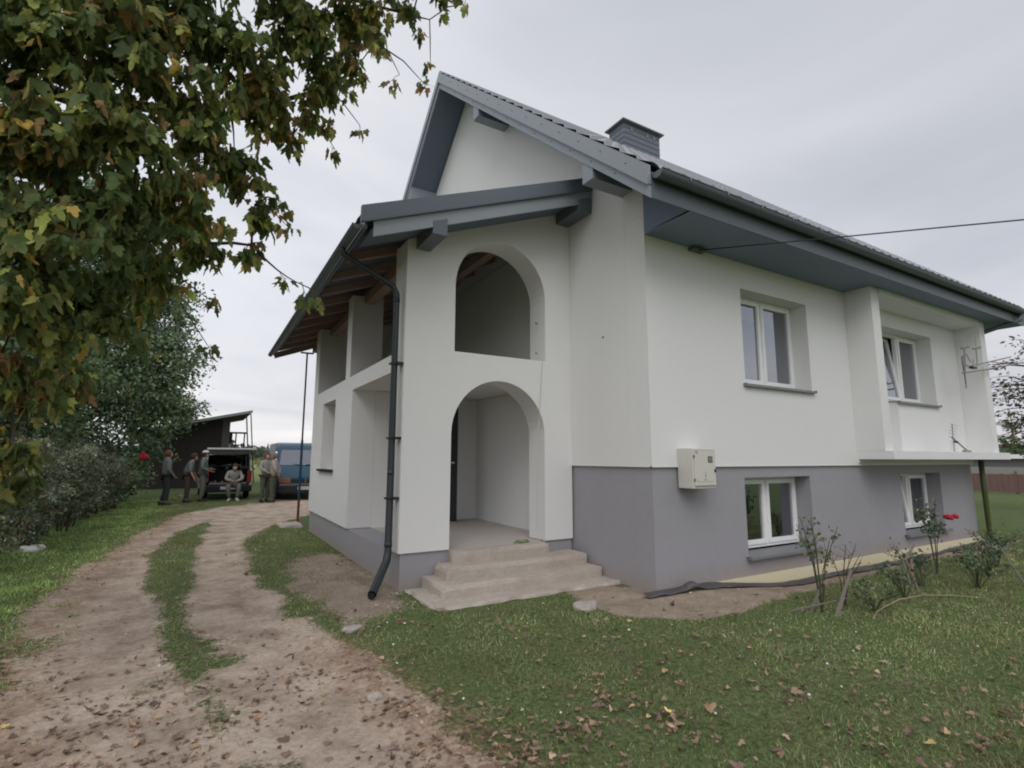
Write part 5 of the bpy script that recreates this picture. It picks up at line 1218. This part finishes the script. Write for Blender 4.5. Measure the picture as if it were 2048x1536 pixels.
# right-hand tree with fine twigs
def slim_tree():
    t = thing('willow_leaved_tree', 'slender tree with sparse narrow reddish leaves past the house corner', 'tree', (16.3, .6, 0))
    MB().tube([(0, 0, -.1), (.1, 0, 1.5), (-.1, 0, 3), (0, 0, 5)], [.14, .11, .08, .03], 8).build('trunk', M['bark'], t, True)
    b = MB(); LP = []; LD = []
    rr = random.Random(4)
    for k in range(95):
        z = rr.uniform(2.0, 5.4); a = rr.uniform(0, 6.28); L = rr.uniform(.9, 2.3) * (1.1 - .12 * abs(z - 3.4)); p0 = Vector((0, 0, z * .85)); d = Vector((math.cos(a), math.sin(a), rr.uniform(-.05, .35)))
        p1 = p0 + d * L * .6; p2 = p0 + d * L + Vector((0, 0, -.25)); b.tube([p0, p1, p2], [.018, .010, .003], 4)
        for j in range(24):
            f = rr.uniform(.25, 1); q = p0.lerp(p1, f / .6) if f < .6 else p1.lerp(p2, (f - .6) / .4); q = q + Vector((rr.gauss(0, .09), rr.gauss(0, .09), rr.gauss(0, .09)))
            LP.append(tuple(q)); LD.append((d.x + rr.gauss(0, .5), d.y + rr.gauss(0, .5), rr.gauss(-.2, .5)))
    b.build('branch', M['twig'], t)
    n = len(LP); scatter('crown', np.array(LP), np.array(LD), rng.uniform(.09, .17, n), palette(n, [(4, (.07, .05, .035)), (3, (.06, .08, .035)), (1.5, (.16, .06, .035))]), OVAL, M['leaf_small'], t, sx=np.full(n, .7))
slim_tree()
# trees and hedges in the distance
def conifer(x, y, h, label):
    plant('pine_tree', label, 'tree', (x, y, 0), [(0, 0, h * .35, h * .22), (0, 0, h * .55, h * .17), (0, 0, h * .75, h * .11), (0, 0, h * .9, h * .06)], 1800, .28, GREEN, [([(0, 0, 0), (0, 0, h)], [h * .025, .03])], 'pines beyond the fence', 1.3)
for i, (x, y, h) in enumerate(((95, 24, 8.5), (105, 18, 7.2), (88, 34, 6.5), (100, 36, 8), (110, 8, 9.5), (92, 10, 6.5), (98, 0, 9))):
    conifer(x, y, h, 'dark pine standing beyond the low fence on the right horizon')
for i, (x, y, r, lb) in enumerate(((-5.2, 60, 2.4, 'yellowish bush in the field, left of the boot'), (-1.5, 66, 2.2, 'yellow-green bush in the field right of the car'), (2.2, 72, 2.6, 'broad bush in the field by the van roof'), (-9, 64, 2.5, 'bush in the field behind the barn'), (5.5, 64, 2.2, 'bush in the field hidden behind the van'))):
    plant('field_bush', lb, 'bush', (x, y, 0), [(0, 0, r * .25, r * .55), (r * .6, 0, r * .2, r * .45), (-r * .6, 0, r * .2, r * .45)], 1500, .22, YELLOWG, None, 'bushes in the field', .7, OVAL, None, 0, 'foliage')
def treeline():
    n = 42000; th = rng.uniform(-math.pi, math.pi, n); rad = 330 + 60 * rng.random(n)
    hgt = 6.5 + 3.5 * (fbm(th * 60, th * 0 + 3, 1., 3) + .5) + 4 * (fbm(th * 7, th * 0 + 8, 1., 2))
    z = hgt * rng.random(n) ** .8 - 1
    P = np.stack([rad * np.sin(th), rad * np.cos(th), z], 1)
    c = palette(n, [(4, (.10, .13, .11)), (2, (.125, .15, .12)), (1, (.15, .155, .115))], .15)
    tag(scatter('forest', P, rng.normal(size=(n, 3)), rng.uniform(1.4, 3.4, n), c, OVAL, M['leaf_small'], sx=np.full(n, 2.)), 'distant wood along the horizon', 'forest', kind='stuff')
    n = 96; V = []; 
    for k in range(n + 1):
        a = 2 * math.pi * k / n; h = 6 + 4 * (vnoise(np.array([a * 5]), np.array([2.]), 1.)[0]); V += [(400 * math.sin(a), 400 * math.cos(a), -3), (470 * math.sin(a), 470 * math.cos(a), h), (900 * math.sin(a), 900 * math.cos(a), 4)]
    F = []
    for k in range(n): F += [(3 * k, 3 * k + 3, 3 * k + 4, 3 * k + 1), (3 * k + 1, 3 * k + 4, 3 * k + 5, 3 * k + 2)]
    tag(np_mesh('hills', V, F, mat('wooded_hill', (.11, .135, .115), .95, .3, .05), smooth=True), 'low wooded rise on the horizon', 'hills', kind='structure')
treeline()

# ------------------------------------------------------------------ world, sun, camera
EL, AZ = R(44), R(219)      # azimuth measured clockwise from +Y
wd = bpy.data.worlds.new('World'); scn.world = wd; wd.use_nodes = True; nt = wd.node_tree; nt.nodes.clear()
out = nt.nodes.new('ShaderNodeOutputWorld'); bg = nt.nodes.new('ShaderNodeBackground')
sky = nt.nodes.new('ShaderNodeTexSky'); sky.sky_type = 'NISHITA'; sky.sun_disc = False; sky.sun_elevation = EL; sky.sun_rotation = AZ; sky.air_density = 1.; sky.dust_density = 2.
tc = nt.nodes.new('ShaderNodeTexCoord'); sx = nt.nodes.new('ShaderNodeSeparateXYZ'); nt.links.new(tc.outputs['Generated'], sx.inputs[0])
az = nt.nodes.new('ShaderNodeMath'); az.operation = 'ADD'; nt.links.new(sx.outputs[2], az.inputs[0]); az.inputs[1].default_value = .18
am = nt.nodes.new('ShaderNodeMath'); am.operation = 'MAXIMUM'; nt.links.new(az.outputs[0], am.inputs[0]); am.inputs[1].default_value = .05
dx = nt.nodes.new('ShaderNodeMath'); dx.operation = 'DIVIDE'; nt.links.new(sx.outputs[0], dx.inputs[0]); nt.links.new(am.outputs[0], dx.inputs[1])
dy = nt.nodes.new('ShaderNodeMath'); dy.operation = 'DIVIDE'; nt.links.new(sx.outputs[1], dy.inputs[0]); nt.links.new(am.outputs[0], dy.inputs[1])
cv = nt.nodes.new('ShaderNodeCombineXYZ'); nt.links.new(dx.outputs[0], cv.inputs[0]); nt.links.new(dy.outputs[0], cv.inputs[1])
n1 = noise_tex(nt, .62, 6, .52, cv.outputs[0], .5)
cloud = ramp(nt, [(.32, (5.2, 5.45, 6.0)), (.45, (6.3, 6.45, 6.95)), (.55, (7.4, 7.45, 7.8)), (.68, (8.7, 8.65, 8.8))], n1)
# brighter towards the zenith side of the gable and near the horizon
zr = ramp(nt, [(.0, (1.12, 1.08, 1.04)), (.10, (1.06, 1.04, 1.02)), (.25, (.92, .93, .95)), (.5, (1.0, 1.0, 1.0)), (1., (.95, .95, .96))], sx.outputs[2])
cl = mixc(nt, 1., cloud, zr, 'MULTIPLY')
ex = nt.nodes.new('ShaderNodeMapRange'); nt.links.new(sx.outputs[0], ex.inputs[0]); ex.inputs[1].default_value = -.5; ex.inputs[2].default_value = 1.; ex.inputs[3].default_value = 1.12; ex.inputs[4].default_value = .86
cl = mixc(nt, 1., cl, ex.outputs[0], 'MULTIPLY')
cm = mixc(nt, .94, sky.outputs[0], cl)
nt.links.new(cm, bg.inputs[0]); bg.inputs[1].default_value = .115
nt.links.new(bg.outputs[0], out.inputs[0])
s = bpy.data.lights.new('sun', 'SUN'); s.energy = 1.2; s.angle = R(40); s.color = (1., .98, .95)
so = bpy.data.objects.new('sun', s); link(so)
d = Vector((math.sin(AZ) * math.cos(EL), math.cos(AZ) * math.cos(EL), math.sin(EL))); so.rotation_euler = (-d).to_track_quat('-Z', 'Y').to_euler()

cam = bpy.data.cameras.new('camera'); co = bpy.data.objects.new('camera', cam); link(co); scn.camera = co
cam.sensor_width = 36; cam.lens = 1047.884 / 2048 * 36; cam.clip_start = .05; cam.clip_end = 6000
yaw, pit, rol = .5307, .1403, .0025
fwd = Vector((math.sin(yaw) * math.cos(pit), math.cos(yaw) * math.cos(pit), math.sin(pit))); rt = Vector((math.cos(yaw), -math.sin(yaw), 0)); up = rt.cross(fwd)
r2 = rt * math.cos(rol) + up * math.sin(rol); u2 = up * math.cos(rol) - rt * math.sin(rol)
co.matrix_world = Matrix(((r2.x, u2.x, -fwd.x, -4.516), (r2.y, u2.y, -fwd.y, -4.482), (r2.z, u2.z, -fwd.z, 1.5), (0, 0, 0, 1)))
scn.view_settings.view_transform = 'Standard'; scn.view_settings.look = 'None'; scn.view_settings.exposure = 0
scn.cycles.filter_width = 2.0; scn.cycles.use_denoising = True; scn.cycles.max_bounces = 9; scn.cycles.diffuse_bounces = 7; scn.cycles.transparent_max_bounces = 12; scn.cycles.sample_clamp_indirect = 6
